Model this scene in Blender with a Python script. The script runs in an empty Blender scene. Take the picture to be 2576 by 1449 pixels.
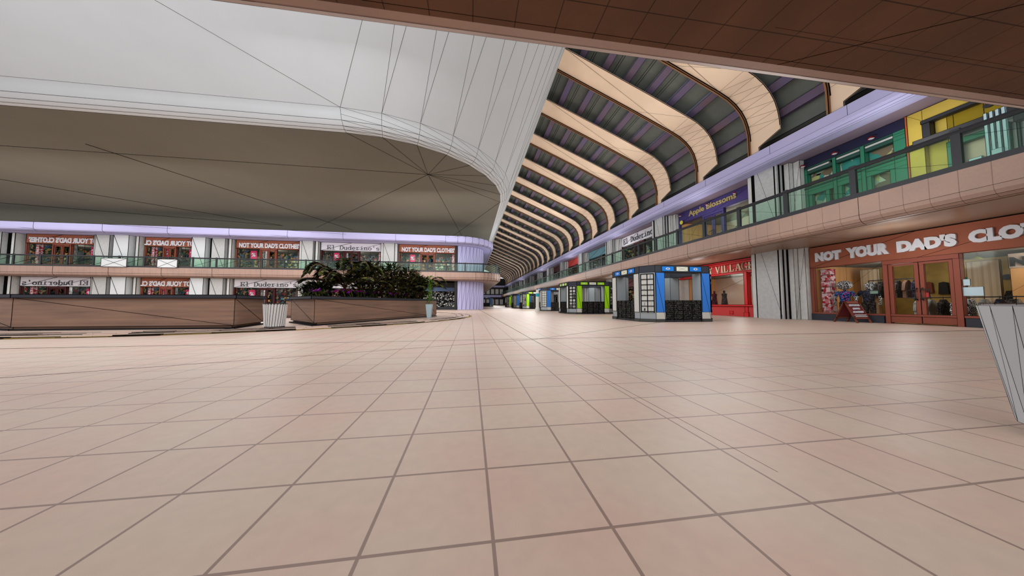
import bpy, math, random
from mathutils import Vector, Matrix
random.seed(7)
PI = math.pi
COL = bpy.context.scene.collection

# ------------------------------------------------------------------ colours / materials
def lin(c):
    return tuple(((v/255)/12.92 if v/255 <= .04045 else ((v/255+.055)/1.055)**2.4) for v in c)
MATS = {}
def mat(name, rgb, rough=.7, spec=.3, noise=0.0, nscale=3.0, metal=0, rgb2=None, bump=0):
    if name in MATS: return MATS[name]
    m = bpy.data.materials.new(name); m.use_nodes = True
    nt = m.node_tree; b = nt.nodes['Principled BSDF']
    c = lin(rgb)
    b.inputs['Roughness'].default_value = rough
    b.inputs['Specular IOR Level'].default_value = spec
    b.inputs['Metallic'].default_value = metal
    b.inputs['Base Color'].default_value = (*c, 1)
    if noise or rgb2:
        tc = nt.nodes.new('ShaderNodeTexCoord')
        n = nt.nodes.new('ShaderNodeTexNoise'); n.inputs['Scale'].default_value = nscale
        n.inputs['Detail'].default_value = 5
        r = nt.nodes.new('ShaderNodeValToRGB')
        d = lin(rgb2) if rgb2 else tuple(v*(1-noise) for v in c)
        e = c if rgb2 else tuple(min(1, v*(1+noise)) for v in c)
        r.color_ramp.elements[0].position = .35; r.color_ramp.elements[1].position = .65
        r.color_ramp.elements[0].color = (*d, 1); r.color_ramp.elements[1].color = (*e, 1)
        nt.links.new(tc.outputs['Object'], n.inputs['Vector'])
        nt.links.new(n.outputs['Fac'], r.inputs['Fac'])
        nt.links.new(r.outputs['Color'], b.inputs['Base Color'])
        if bump:
            bp = nt.nodes.new('ShaderNodeBump'); bp.inputs['Strength'].default_value = bump
            nt.links.new(n.outputs['Fac'], bp.inputs['Height']); nt.links.new(bp.outputs['Normal'], b.inputs['Normal'])
    MATS[name] = m
    return m

def tile_mat(name, rgbs, grout, size, off=(0, 0), width=.02, rough=.42, axes='XY', spec=.35, bias=0.0, strong=.75):
    """square tiles laid in world metres, tone of every tile drifting with a noise"""
    m = bpy.data.materials.new(name); m.use_nodes = True; nt = m.node_tree; L = nt.links
    b = nt.nodes['Principled BSDF']; b.inputs['Roughness'].default_value = rough
    b.inputs['Specular IOR Level'].default_value = spec
    g = nt.nodes.new('ShaderNodeNewGeometry'); s = nt.nodes.new('ShaderNodeSeparateXYZ'); L.new(g.outputs['Position'], s.inputs[0])
    def math_(op, a, v=None, v2=None):
        n = nt.nodes.new('ShaderNodeMath'); n.operation = op
        for i, x in enumerate((a, v, v2)):
            if x is None: continue
            if isinstance(x, (int, float)): n.inputs[i].default_value = x
            else: L.new(x, n.inputs[i])
        return n.outputs[0]
    outs = []
    for k, ax in enumerate(axes):
        t = math_('DIVIDE', math_('SUBTRACT', s.outputs['XYZ'.index(ax)], off[k]), size)
        f = math_('FRACT', math_('ADD', t, 1000.0))
        d = math_('MINIMUM', f, math_('SUBTRACT', 1.0, f))
        outs.append(math_('LESS_THAN', d, width/size/2))
    line = math_('MAXIMUM', outs[0], outs[1]) if len(outs) == 2 else outs[0]
    n = nt.nodes.new('ShaderNodeTexNoise'); n.inputs['Scale'].default_value = 1.1; n.inputs['Detail'].default_value = 2
    L.new(g.outputs['Position'], n.inputs['Vector'])
    n2 = nt.nodes.new('ShaderNodeTexNoise'); n2.inputs['Scale'].default_value = 14; n2.inputs['Detail'].default_value = 7
    L.new(g.outputs['Position'], n2.inputs['Vector'])
    r = nt.nodes.new('ShaderNodeValToRGB')
    r.color_ramp.elements[0].position = .38; r.color_ramp.elements[1].position = .62
    r.color_ramp.elements[0].color = (*lin(rgbs[0]), 1); r.color_ramp.elements[1].color = (*lin(rgbs[1]), 1)
    L.new(n.outputs['Fac'], r.inputs['Fac'])
    mx = nt.nodes.new('ShaderNodeMix'); mx.data_type = 'RGBA'; mx.blend_type = 'MULTIPLY'; mx.inputs['Factor'].default_value = .16
    L.new(r.outputs['Color'], mx.inputs['A']); L.new(n2.outputs['Fac'], mx.inputs['B'])
    m2 = nt.nodes.new('ShaderNodeMix'); m2.data_type = 'RGBA'
    L.new(math_('MULTIPLY', line, strong), m2.inputs['Factor']); L.new(mx.outputs['Result'], m2.inputs['A'])
    m2.inputs['B'].default_value = (*lin(grout), 1)
    L.new(m2.outputs['Result'], b.inputs['Base Color'])
    MATS[name] = m
    return m

def wood_mat(name, a, b_, scale=(1, 1, 9)):
    m = bpy.data.materials.new(name); m.use_nodes = True; nt = m.node_tree; L = nt.links
    b = nt.nodes['Principled BSDF']; b.inputs['Roughness'].default_value = .6; b.inputs['Specular IOR Level'].default_value = .25
    tc = nt.nodes.new('ShaderNodeTexCoord'); mp = nt.nodes.new('ShaderNodeMapping'); mp.inputs['Scale'].default_value = scale
    n = nt.nodes.new('ShaderNodeTexNoise'); n.inputs['Scale'].default_value = 1.0; n.inputs['Detail'].default_value = 6
    r = nt.nodes.new('ShaderNodeValToRGB')
    r.color_ramp.elements[0].position = .3; r.color_ramp.elements[1].position = .7
    r.color_ramp.elements[0].color = (*lin(a), 1); r.color_ramp.elements[1].color = (*lin(b_), 1)
    L.new(tc.outputs['Object'], mp.inputs['Vector']); L.new(mp.outputs['Vector'], n.inputs['Vector'])
    L.new(n.outputs['Fac'], r.inputs['Fac']); L.new(r.outputs['Color'], b.inputs['Base Color'])
    MATS[name] = m
    return m

def speckle_mat(name, cols, scale=18.0, dark=.5):
    """small multicoloured patches with dark joints: knitted prints, stacked goods, tangled leaves"""
    m = bpy.data.materials.new(name); m.use_nodes = True; nt = m.node_tree; L = nt.links
    b = nt.nodes['Principled BSDF']; b.inputs['Roughness'].default_value = .8; b.inputs['Specular IOR Level'].default_value = .15
    tc = nt.nodes.new('ShaderNodeTexCoord')
    v = nt.nodes.new('ShaderNodeTexVoronoi'); v.inputs['Scale'].default_value = scale
    L.new(tc.outputs['Object'], v.inputs['Vector'])
    sp = nt.nodes.new('ShaderNodeSeparateColor'); L.new(v.outputs['Color'], sp.inputs[0])
    r = nt.nodes.new('ShaderNodeValToRGB'); r.color_ramp.interpolation = 'CONSTANT'
    allc = cols
    while len(r.color_ramp.elements) < len(allc)+1: r.color_ramp.elements.new(.5)
    es = r.color_ramp.elements
    es[0].position = 0; es[0].color = (.004, .004, .004, 1)
    for i, c in enumerate(allc):
        es[i+1].position = dark+(1-dark)*i/len(allc); es[i+1].color = (*lin(c), 1)
    L.new(sp.outputs[0], r.inputs['Fac']); L.new(r.outputs['Color'], b.inputs['Base Color'])
    MATS[name] = m
    return m

def glass_mat(name, tint, mixf=.12, rough=.05):
    m = bpy.data.materials.new(name); m.use_nodes = True; nt = m.node_tree; L = nt.links
    nt.nodes.remove(nt.nodes['Principled BSDF']); o = nt.nodes['Material Output']
    t = nt.nodes.new('ShaderNodeBsdfTransparent'); t.inputs[0].default_value = (*tint, 1)
    g = nt.nodes.new('ShaderNodeBsdfGlossy'); g.inputs['Roughness'].default_value = rough
    g.inputs['Color'].default_value = (.7, .8, .75, 1)
    mx = nt.nodes.new('ShaderNodeMixShader'); mx.inputs[0].default_value = mixf
    L.new(t.outputs[0], mx.inputs[1]); L.new(g.outputs[0], mx.inputs[2]); L.new(mx.outputs[0], o.inputs[0])
    MATS[name] = m
    return m

INK = mat('dark_joint', (10, 9, 10), .9, .05)  # black for copied wireframe outlines, also used in the pilaster gaps
FLOOR = tile_mat('floor_tile', ((214, 194, 178), (216, 186, 172)), (118, 94, 88), .42638, (.0814, 1.0006), .0125)
FASC = tile_mat('balcony_tile', ((178, 148, 132), (172, 144, 130)), (120, 92, 82), .52, (.2, .3), .016, .5, 'Y')
FASCX = tile_mat('balcony_tile_front', ((172, 142, 128), (166, 138, 126)), (120, 92, 82), .52, (.2, .3), .016, .5, 'X')
SOFTSH = tile_mat('brown_soffit_tile', ((118, 84, 62), (106, 76, 58)), (30, 22, 18), .412, (.0, 2.35), .010, .6, spec=.2)  # tan tile with the soffit's shade put into a darker brown
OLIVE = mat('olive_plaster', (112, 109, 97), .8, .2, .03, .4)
SOFR = mat('smooth_soffit', (150, 124, 104), .35, .5, .05, .6)
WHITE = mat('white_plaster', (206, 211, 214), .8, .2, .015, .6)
PLAST = mat('pale_plaster', (205, 206, 204), .7, .2, .05, 5)
CONC = mat('grey_concrete', (186, 188, 188), .85, .2, .06, 6, bump=.05)
LAV = mat('lavender_paint', (186, 184, 226), .7, .2, .02, .8)
PEACH = mat('peach_timber', (250, 224, 196), .6, .25, .05, .5)
RIBSIDE = mat('brown_rib_edge', (150, 108, 74), .7, .2)
PURP = mat('purple_brown_steel', (112, 92, 104), .6, .3, 0, .5, rgb2=(100, 92, 128))
BLUEST = mat('pale_blue_steel', (150, 160, 200), .3, .6)
GLROOF = mat('dark_roof_glass', (108, 114, 108), .75, .15, .04, 3)
GUT = mat('dark_gutter', (46, 50, 50), .5, .4)
BLK = mat('black_metal', (38, 40, 46), .5, .4)
NAVY = mat('dark_slate', (52, 56, 66), .6, .3)
DGREY = mat('charcoal', (48, 48, 48), .7, .2)
GLASS = glass_mat('green_glass', (.66, .90, .74), .03, .3)
SHOPGL = glass_mat('shop_glass', (.95, .96, .95), .025, .1)
BROWNSIGN = mat('rust_sign_board', (150, 88, 66), .65, .2, .03, 1)
BROWNFR = mat('rust_frame', (140, 76, 60), .6, .25)
LETW = mat('pale_lettering', (214, 218, 226), .6, .2)
LETD = mat('dark_lettering', (70, 70, 76), .7, .2)
SIGNW = mat('white_sign_board', (214, 212, 220), .6, .2)
MAROON = mat('maroon_frame', (74, 34, 34), .6, .2)
REDP = mat('red_paint', (206, 32, 34), .5, .35)
REDS = mat('red_sign_board', (196, 62, 60), .6, .25)
CREAML = mat('cream_lettering', (226, 222, 188), .6, .2)
PURPS = mat('indigo_board', (64, 54, 112), .6, .3)
GOLDL = mat('gold_lettering', (178, 160, 104), .6, .2)
TEALS = mat('teal_board', (100, 140, 152), .6, .2)
GREENF = mat('green_frame', (42, 120, 92), .5, .35)
GREEND = mat('dark_green_frame', (30, 74, 64), .5, .35)
YEL = mat('mustard_wall', (204, 178, 78), .6, .3, .08, 1.2)
YELD = mat('ochre_boards', (150, 128, 26), .7, .2)
BRICK = mat('brown_brick', (112, 84, 70), .8, .2, .2, 14)
WOOD = wood_mat('planter_wood', (126, 102, 90), (160, 128, 108), (.5, .5, 9))
OAK = wood_mat('warm_boards', (222, 158, 92), (240, 186, 122), (6, 6, .6))
BLUEP = mat('blue_panel', (52, 128, 224), .5, .3)
BLUEL = mat('blue_screen', (24, 128, 226), .5, .3)
GREENP = mat('lime_panel', (160, 224, 10), .5, .3)
WPAN = mat('off_white_panel', (206, 208, 202), .6, .3)
KG = mat('kiosk_grey', (156, 164, 168), .5, .35)
KD = mat('kiosk_plinth', (70, 72, 70), .6, .3)
CREAMP = mat('cream_panel', (226, 230, 212), .6, .2)
BINW = mat('white_bin', (222, 224, 224), .6, .2)
BING = mat('grey_blue_bin', (200, 208, 214), .6, .3)
BINR = mat('pinkish_rim', (150, 136, 132), .6, .2)
YELN = mat('yellow_nosing', (188, 160, 72), .7, .2)
PINK = mat('pink_banner', (226, 44, 104), .6, .2)
PLAID = speckle_mat('red_plaid', [(214, 190, 196), (226, 200, 206), (180, 30, 44), (206, 120, 130)], 9, .0)
LEAF = speckle_mat('olive_leaf', [(62, 74, 26), (86, 92, 36), (50, 64, 26), (98, 100, 48)], 9, .5)
LEAFB = mat('bright_leaf', (96, 140, 44), .6, .3, .3, 20)
BARK = mat('brown_stem', (96, 66, 42), .9, .1)
VIO = mat('violet_petal', (176, 40, 200), .6, .2)
VASE = mat('pale_blue_vase', (192, 218, 228), .5, .35)
SOIL = mat('dark_soil', (28, 24, 20), .95, .05)
SKIN = speckle_mat('black_white_print', [(214, 214, 214), (240, 240, 240), (120, 120, 126)], 40, .45)
SHIRTB = speckle_mat('blue_pink_print', [(30, 90, 180), (40, 140, 190), (200, 60, 140), (20, 40, 110)], 34, .3)
SHIRTN = speckle_mat('navy_print', [(36, 38, 66), (30, 30, 48), (70, 70, 90)], 40, .4)
TROUS = speckle_mat('dark_trouser', [(50, 48, 46), (72, 68, 64), (90, 80, 76)], 40, .4)
GOODS = [speckle_mat('goods_a', [(60, 130, 90), (206, 170, 96), (200, 120, 50), (70, 110, 160)], 5, .42),
         speckle_mat('goods_b', [(190, 150, 80), (206, 190, 150), (90, 140, 110), (120, 60, 40)], 6, .42),
         speckle_mat('goods_c', [(180, 30, 34), (200, 180, 130), (110, 110, 120), (60, 90, 70)], 5, .45),
         speckle_mat('goods_d', [(216, 214, 200), (130, 130, 132), (70, 76, 80)], 7, .5)]
CORRUG = wood_mat('corrugated_drape', (150, 128, 96), (226, 206, 170), (.1, 9, .1))
OCH = mat('ochre_wall', (196, 168, 96), .7, .2, .25, 1.3)
DENIM = wood_mat('folded_cloth', (90, 96, 100), (190, 190, 180), (12, 12, 1))
TAN = mat('tan_backdrop', (214, 192, 172), .8, .1, .03)

# ------------------------------------------------------------------ mesh builder
JR = random.Random(3)
class MB:
    def __init__(s): s.v, s.f, s.mi, s.mats = [], [], [], []
    def _m(s, m):
        if m not in s.mats: s.mats.append(m)
        return s.mats.index(m)
    def face(s, pts, m):
        b = len(s.v); s.v += [tuple(p) for p in pts]; s.f.append(tuple(range(b, b+len(pts)))); s.mi.append(s._m(m))
    def add(s, vs, fs, m):
        b = len(s.v); s.v += [tuple(p) for p in vs]; k = s._m(m)
        for f in fs: s.f.append(tuple(b+i for i in f)); s.mi.append(k)
    def box(s, x0, y0, z0, x1, y1, z1, m, ink=0, diag=False):
        x0, x1 = sorted((x0, x1)); y0, y1 = sorted((y0, y1)); z0, z1 = sorted((z0, z1))
        r = JR.uniform(.0003, .0028); x0 -= r; x1 += r; y0 -= r; y1 += r; z1 += r*.5   # hair's breadth so faces never share a plane
        vs = [(x0, y0, z0), (x1, y0, z0), (x1, y1, z0), (x0, y1, z0), (x0, y0, z1), (x1, y0, z1), (x1, y1, z1), (x0, y1, z1)]
        s.add(vs, [(0, 3, 2, 1), (4, 5, 6, 7), (0, 1, 5, 4), (1, 2, 6, 5), (2, 3, 7, 6), (3, 0, 4, 7)], m)
        if ink:
            for a, b in ((0, 1), (1, 2), (2, 3), (3, 0), (4, 5), (5, 6), (6, 7), (7, 4), (0, 4), (1, 5), (2, 6), (3, 7)):
                s.line(vs[a], vs[b], ink)
            if diag:
                s.line(vs[0], vs[5], ink); s.line(vs[3], vs[4], ink)
        return s
    def hexa(s, vs, m, ink=0, diag=False):
        s.add(vs, [(0, 3, 2, 1), (4, 5, 6, 7), (0, 1, 5, 4), (1, 2, 6, 5), (2, 3, 7, 6), (3, 0, 4, 7)], m)
        if ink:
            for a, b in ((0, 1), (1, 2), (2, 3), (3, 0), (4, 5), (5, 6), (6, 7), (7, 4), (0, 4), (1, 5), (2, 6), (3, 7)):
                s.line(vs[a], vs[b], ink)
            if diag: s.line(vs[0], vs[5], ink)
    def line(s, p, q, w, m=None):
        p, q = Vector(p), Vector(q); d = q-p
        if d.length < 1e-6: return
        d.normalize(); a = d.orthogonal().normalized()*w/2; b = d.cross(a)
        r = [a, b, -a, -b]; vs = [p+x for x in r]+[q+x for x in r]
        s.add(vs, [(0, 1, 5, 4), (1, 2, 6, 5), (2, 3, 7, 6), (3, 0, 4, 7), (3, 2, 1, 0), (4, 5, 6, 7)], m or INK)
    def tube(s, pts, rad, m, n=6, cap=True):
        pts = [Vector(p) for p in pts]; rings = []
        rr = rad if isinstance(rad, (list, tuple)) else [rad]*len(pts)
        for i, p in enumerate(pts):
            d = (pts[min(i+1, len(pts)-1)]-pts[max(i-1, 0)]).normalized()
            up = Vector((0, 0, 1)) if abs(d.z) < .9 else Vector((0, 1, 0))
            a = d.cross(up).normalized(); b = a.cross(d)
            rings.append([p+(a*math.cos(2*PI*k/n)+b*math.sin(2*PI*k/n))*rr[i] for k in range(n)])
        vs = [q for r in rings for q in r]; fs = []
        for i in range(len(pts)-1):
            for k in range(n): fs.append((i*n+k, i*n+(k+1) % n, (i+1)*n+(k+1) % n, (i+1)*n+k))
        if cap: fs += [tuple(range(n))[::-1], tuple(range((len(pts)-1)*n, len(pts)*n))]
        s.add(vs, fs, m)
    def prism(s, poly, z0, z1, m, ink=0, top=None):
        n = len(poly); vs = [(x, y, z0) for x, y in poly]+[(x, y, z1) for x, y in (top or poly)]
        fs = [tuple(range(n))[::-1], tuple(range(n, 2*n))]+[(k, (k+1) % n, n+(k+1) % n, n+k) for k in range(n)]
        s.add(vs, fs, m)
        if ink:
            for k in range(n):
                s.line(vs[k], vs[(k+1) % n], ink); s.line(vs[n+k], vs[n+(k+1) % n], ink); s.line(vs[k], vs[n+k], ink)
    def lathe(s, prof, c, m, n=24):
        vs = []; fs = []
        for r, z in prof:
            for k in range(n): vs.append((c[0]+r*math.cos(2*PI*k/n), c[1]+r*math.sin(2*PI*k/n), c[2]+z))
        for i in range(len(prof)-1):
            for k in range(n): fs.append((i*n+k, i*n+(k+1) % n, (i+1)*n+(k+1) % n, (i+1)*n+k))
        fs.append(tuple(range(n))[::-1]); fs.append(tuple(range((len(prof)-1)*n, len(prof)*n)))
        s.add(vs, fs, m)
    def build(s, name, parent=None, smooth=False, loc=None):
        me = bpy.data.meshes.new(name); me.from_pydata(s.v, [], s.f)
        for m in s.mats: me.materials.append(m)
        me.polygons.foreach_set('material_index', s.mi)
        if smooth: me.polygons.foreach_set('use_smooth', [True]*len(s.f))
        me.update()
        o = bpy.data.objects.new(name, me); COL.objects.link(o)
        if parent is not None: o.parent = parent
        if loc: o.location = loc
        return o

def thing(name, label, cat, loc=(0, 0, 0), rz=0, group=None):
    o = bpy.data.objects.new(name, None); COL.objects.link(o); o.location = loc; o.rotation_euler = (0, 0, rz)
    o.empty_display_size = .1
    return tag(o, label, cat, group)
def tag(o, label, cat, group=None):
    o['label'] = label; o['category'] = cat
    if group: o['group'] = group
    return o
def struct(o): o['kind'] = 'structure'; return o
def dup(root, loc=None, rz=None, label=None, group=None):
    r = root.copy(); COL.objects.link(r)
    if loc is not None: r.location = loc
    if rz is not None: r.rotation_euler = (0, 0, rz)
    if label: r['label'] = label
    if group: r['group'] = group
    for ch in list(root.children):
        c = ch.copy(); COL.objects.link(c); c.parent = r
        for g in ch.children:
            d = g.copy(); COL.objects.link(d); d.parent = c
    return r

_tc = {}
def text_verts(txt, bold=0.0, spacing=1.0):
    key = (txt, bold, spacing)
    if key not in _tc:
        cu = bpy.data.curves.new('t', 'FONT'); cu.body = txt; cu.size = 1; cu.offset = bold; cu.extrude = .03
        cu.space_character = spacing; cu.resolution_u = 3
        o = bpy.data.objects.new('t', cu); COL.objects.link(o)
        bpy.context.view_layer.update()
        me = bpy.data.meshes.new_from_object(o.evaluated_get(bpy.context.evaluated_depsgraph_get()))
        vs = [tuple(v.co) for v in me.vertices]; fs = [tuple(p.vertices) for p in me.polygons]
        bpy.data.objects.remove(o); bpy.data.curves.remove(cu); bpy.data.meshes.remove(me)
        _tc[key] = (vs, fs)
    return _tc[key]
def lettering(txt, x0, x1, z0, z1, y, m, parent, bold=0.0, mirror=False, spacing=1.0, name='lettering', slant=0):
    """letters standing in the local XZ plane, facing -Y, fitted to the box"""
    vs, fs = text_verts(txt, bold, spacing)
    ax, bx = min(v[0] for v in vs), max(v[0] for v in vs); ay, by = min(v[1] for v in vs), max(v[1] for v in vs)
    out = []
    for v in vs:
        u = (v[0]-ax)/(bx-ax); w = (v[1]-ay)/(by-ay)
        if mirror: u = 1-u
        out.append((x0+(x1-x0)*u, y-v[2], z0+(z1-z0)*w))
    mb = MB(); mb.add(out, fs, m)
    return mb.build(name, parent)

def arcp(cx, cy, rx, ry, a0, a1, n=10): return [(cx+rx*math.cos(math.radians(a0+(a1-a0)*i/n)), cy+ry*math.sin(math.radians(a0+(a1-a0)*i/n))) for i in range(n+1)]
TYPE = {   # typewriter letters: polylines in a .6 x 1 cell, slab feet
 'E': [[(.1, 0), (.1, .9)], [(.02, 0), (.55, 0), (.55, .2)], [(.02, .9), (.53, .9), (.53, .72)], [(.1, .46), (.38, .46)], [(.38, .36), (.38, .56)]],
 'l': [[(.12, .98), (.3, .98), (.3, 0)], [(.08, 0), (.52, 0)]],
 'D': [[(.12, 0), (.12, .9)], [(.02, 0), (.28, 0)]+arcp(.28, .45, .27, .45, -90, 90)+[(.02, .9)]],
 'u': [[(.02, .6), (.12, .6), (.12, .18)]+arcp(.26, .16, .14, .16, 180, 300)+[(.44, .1)], [(.36, .6), (.46, .6), (.46, 0), (.56, 0)]],
 'd': [arcp(.26, .3, .2, .3, 0, 360, 14), [(.36, .98), (.47, .98), (.47, 0), (.57, 0)]],
 'e': [[(.08, .32), (.5, .32)]+arcp(.29, .31, .21, .3, 0, 310, 14)],
 'r': [[(.05, .6), (.18, .6), (.18, 0)], [(.05, 0), (.38, 0)], [(.18, .42)]+arcp(.38, .4, .18, .2, 150, 50, 5)],
 'i': [[(.1, .6), (.3, .6), (.3, 0)], [(.06, 0), (.54, 0)], [(.27, .84), (.33, .84)]],
 'n': [[(.02, .6), (.12, .6), (.12, 0)], [(.02, 0), (.24, 0)], [(.12, .42)]+arcp(.28, .4, .17, .2, 150, 0, 7)+[(.45, 0)], [(.36, 0), (.57, 0)]],
 'o': [arcp(.29, .3, .22, .3, 0, 360, 16)],
 "'": [[(.3, .98), (.28, .68)]],
 's': [arcp(.29, .45, .18, .15, 20, 200, 7)+[(.3, .31)]+arcp(.29, .15, .19, .15, 70, -160, 9)], ' ': []}
SERIF = {  # stroke weight after each polyline
 'Y': [([(.06, .95), (.34, .45)], .14), ([(.62, .95), (.34, .45)], .07), ([(.34, .5), (.34, 0)], .14), ([(.0, .97), (.2, .97)], .06), ([(.5, .97), (.7, .97)], .06), ([(.2, .03), (.48, .03)], .06)],
 'V': [([(.08, .95), (.36, .03)], .15), ([(.64, .95), (.36, .03)], .07), ([(.0, .97), (.22, .97)], .06), ([(.52, .97), (.74, .97)], .06)],
 'I': [([(.2, 0), (.2, 1)], .15), ([(.06, .03), (.34, .03)], .06), ([(.06, .97), (.34, .97)], .06)],
 'L': [([(.16, 0), (.16, 1)], .15), ([(.02, .97), (.32, .97)], .06), ([(.02, .03), (.56, .03), (.56, .24)], .07)],
 'A': [([(.36, 1), (.64, .03)], .15), ([(.36, 1), (.1, .03)], .07), ([(.2, .33), (.54, .33)], .06), ([(.0, .03), (.2, .03)], .06), ([(.5, .03), (.76, .03)], .06)],
 'G': [(arcp(.36, .5, .3, .47, 40, 320, 14), .12), ([(.6, .4), (.6, .06)], .13), ([(.44, .42), (.72, .42)], .06), ([(.6, .7), (.6, .96)], .06)],
 'E': [([(.16, 0), (.16, 1)], .15), ([(.02, .03), (.56, .03), (.56, .22)], .07), ([(.02, .97), (.54, .97), (.54, .78)], .07), ([(.16, .5), (.42, .5)], .07), ([(.42, .38), (.42, .62)], .06)], ' ': []}
def stroke_text(txt, x0, x1, z0, z1, y, m, parent, mirror=False, font=TYPE, adv=.62, wt=.085, name='lettering'):
    advs = {'I': .42, ' ': .3} if font is SERIF else {}
    a = .78 if font is SERIF else adv
    tot = sum(advs.get(c, a) for c in txt); sx = (x1-x0)/tot; sz = z1-z0
    mb = MB(); cur = 0
    for c in txt:
        for st in font[c]:
            pl, w_ = st if font is SERIF else (st, wt)
            for (ax, az), (bx, bz) in zip(pl, pl[1:]):
                d = Vector((bx-ax, bz-az));
                if d.length < 1e-6: continue
                d.normalize(); n = Vector((-d.y, d.x))*w_/2; e = d*w_*.35
                q = []
                for px, pz in ((ax-e.x+n.x, az-e.y+n.y), (bx+e.x+n.x, bz+e.y+n.y), (bx+e.x-n.x, bz+e.y-n.y), (ax-e.x-n.x, az-e.y-n.y)):
                    X_ = (cur+px)*sx; X_ = (x1-x0)-X_ if mirror else X_
                    q.append((x0+X_, z0+pz*sz))
                mb.add([(a_, y-.015, b_) for a_, b_ in q]+[(a_, y+.015, b_) for a_, b_ in q], [(0, 1, 2, 3), (7, 6, 5, 4), (0, 4, 5, 1), (1, 5, 6, 2), (2, 6, 7, 3), (3, 7, 4, 0)], m)
        cur += advs.get(c, a)
    return mb.build(name, parent)

Z1, ZT, Z3 = 3.565, 4.53, 8.02        # underside of the gallery, top of its edge, underside of the roof edge
WX = 16.6                             # shopfront line on the right
# ------------------------------------------------------------------ floor
mb = MB()
mb.face([(-75, -14, 0), (24, -14, 0), (24, 135, 0), (-75, 135, 0)], FLOOR)
j = .0025
def fl(p, q, w):    # added wireframe line drawn on the floor, thicker with distance
    p, q = Vector((*p, 0)), Vector((*q, 0)); n = 24
    for i in range(n):
        a = p.lerp(q, i/n); b = p.lerp(q, (i+1)/n); d = min(max((a+b).length/2, 1.5), 40)
        mb.line((*a.xy, 0), (*b.xy, 0), .0011*d*w)
fl((1.36, 6.2), (1.05, 38.5), 1.0)
fl((1.36, 6.2), (1.45, 1.2), 1.0)
fl((1.36, 6.2), (-8.4, 2.6), 1.0)
fl((1.36, 6.2), (7.9, 11.0), 1.0)
fl((-13, 6.3), (16.3, 6.35), 1.2)
struct(mb.build('floor'))

# ------------------------------------------------------------------ gallery slabs (swept edge)
def sweep(path, prof, m, inkrows, w, mb=None, normals=None):
    """path: list of (x,y); prof: list of (n,z) with n pushing towards the open hall (left-hand normal)"""
    mb = mb or MB(); rows = []
    for i, p in enumerate(path):
        a = Vector(path[max(i-1, 0)]); b = Vector(path[min(i+1, len(path)-1)]); d = (b-a).normalized(); n = Vector((-d.y, d.x))
        if 0 < i < len(path)-1:
            d1 = (Vector(p)-a).normalized(); n1 = Vector((-d1.y, d1.x)); n = n/max(n.dot(n1), .3)
        rows.append([(p[0]+n.x*u, p[1]+n.y*u, z) for u, z in prof])
    k = len(prof); vs = [q for r in rows for q in r]; fs = []
    for i in range(len(rows)-1):
        for t in range(k-1): fs.append((i*k+t, (i+1)*k+t, (i+1)*k+t+1, i*k+t+1))
    fs.append(tuple(range(k))); fs.append(tuple(range((len(rows)-1)*k, len(rows)*k))[::-1])
    mb.add(vs, fs, m)
    for t in inkrows:
        for i in range(len(rows)-1): mb.line(rows[i][t], rows[i+1][t], w(rows[i][t]))
    return mb, rows
dist = lambda p: max(2.0, math.hypot(p[0], p[1]))
def arc(cx, cy, r, a0, a1, n=8): return [(cx+r*math.cos(a0+(a1-a0)*i/n), cy+r*math.sin(a0+(a1-a0)*i/n)) for i in range(n+1)]
EDGE = [(-.02, Z1+.05), (0, Z1), (.13, Z1+.03), (.24, Z1+.10), (.31, Z1+.21), (.33, Z1+.34), (.33, ZT), (-3.0, ZT)]
# right gallery: runs away from the camera along x = 13.83
RP = arc(13.83-2.0, 2.68+2.0, 2.0, -PI/2, 0, 8)
rpath = [(-40, 2.68), (-20, 2.68), (-8, 2.68)]+[(-8+i*3.0, 2.68) for i in range(1, 6)]+RP+[(13.83, y) for y in range(6, 34, 2)]+[(13.83, 40), (13.83, 60), (13.83, 90), (13.83, 128)]
mb, rows = sweep(rpath, EDGE, FASC, (1, 2, 3, 5), lambda p: dist(p)*.0007)
for i, r in enumerate(rows):
    if r[0][1] > 4.5 and i % 2 == 0:
        for t in range(1, 6): mb.line(r[t], r[t+1], dist(r[t])*.0008)
g = mb.build('trim_1'); struct(g)
# smooth undersides
mb = MB()
cor = [(13.83, 2.68)]
mb.face([(13.8, 2.7, Z1), (13.8, 128, Z1), (21, 128, Z1), (21, 2.7, Z1)], SOFR)
mb.face([(13.83, 2.68, Z1)]+[(x, y, Z1) for x, y in RP[::-1]], SOFR)
for y in (9.9, 18.7, 27.5, 36.3): mb.line((13.9, y, Z1), (16.6, y-.15, Z1), y*.0008)
mb.box(13.6, 2.7, ZT-.4, 21, 128, ZT, CONC)
struct(mb.build('ceiling'))
mb = MB()
mb.face([(-40, -9, Z1-.001), (-40, 2.68, Z1-.001), (21, 2.68, Z1-.001), (21, -9, Z1-.001)], SOFTSH)
mb.box(-40, -9, ZT-.3, 21, 2.6, ZT, CONC)
mb.line((-40, 2.62, Z1), (14, 2.62, Z1), .006); mb.line((3.5, 2.68, Z1), (8.6, -.3, Z1), .008)
mb.line((3.0, 2.3, Z1), (6.6, 2.3, Z1), .004)
struct(mb.build('ceiling.001'))
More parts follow.
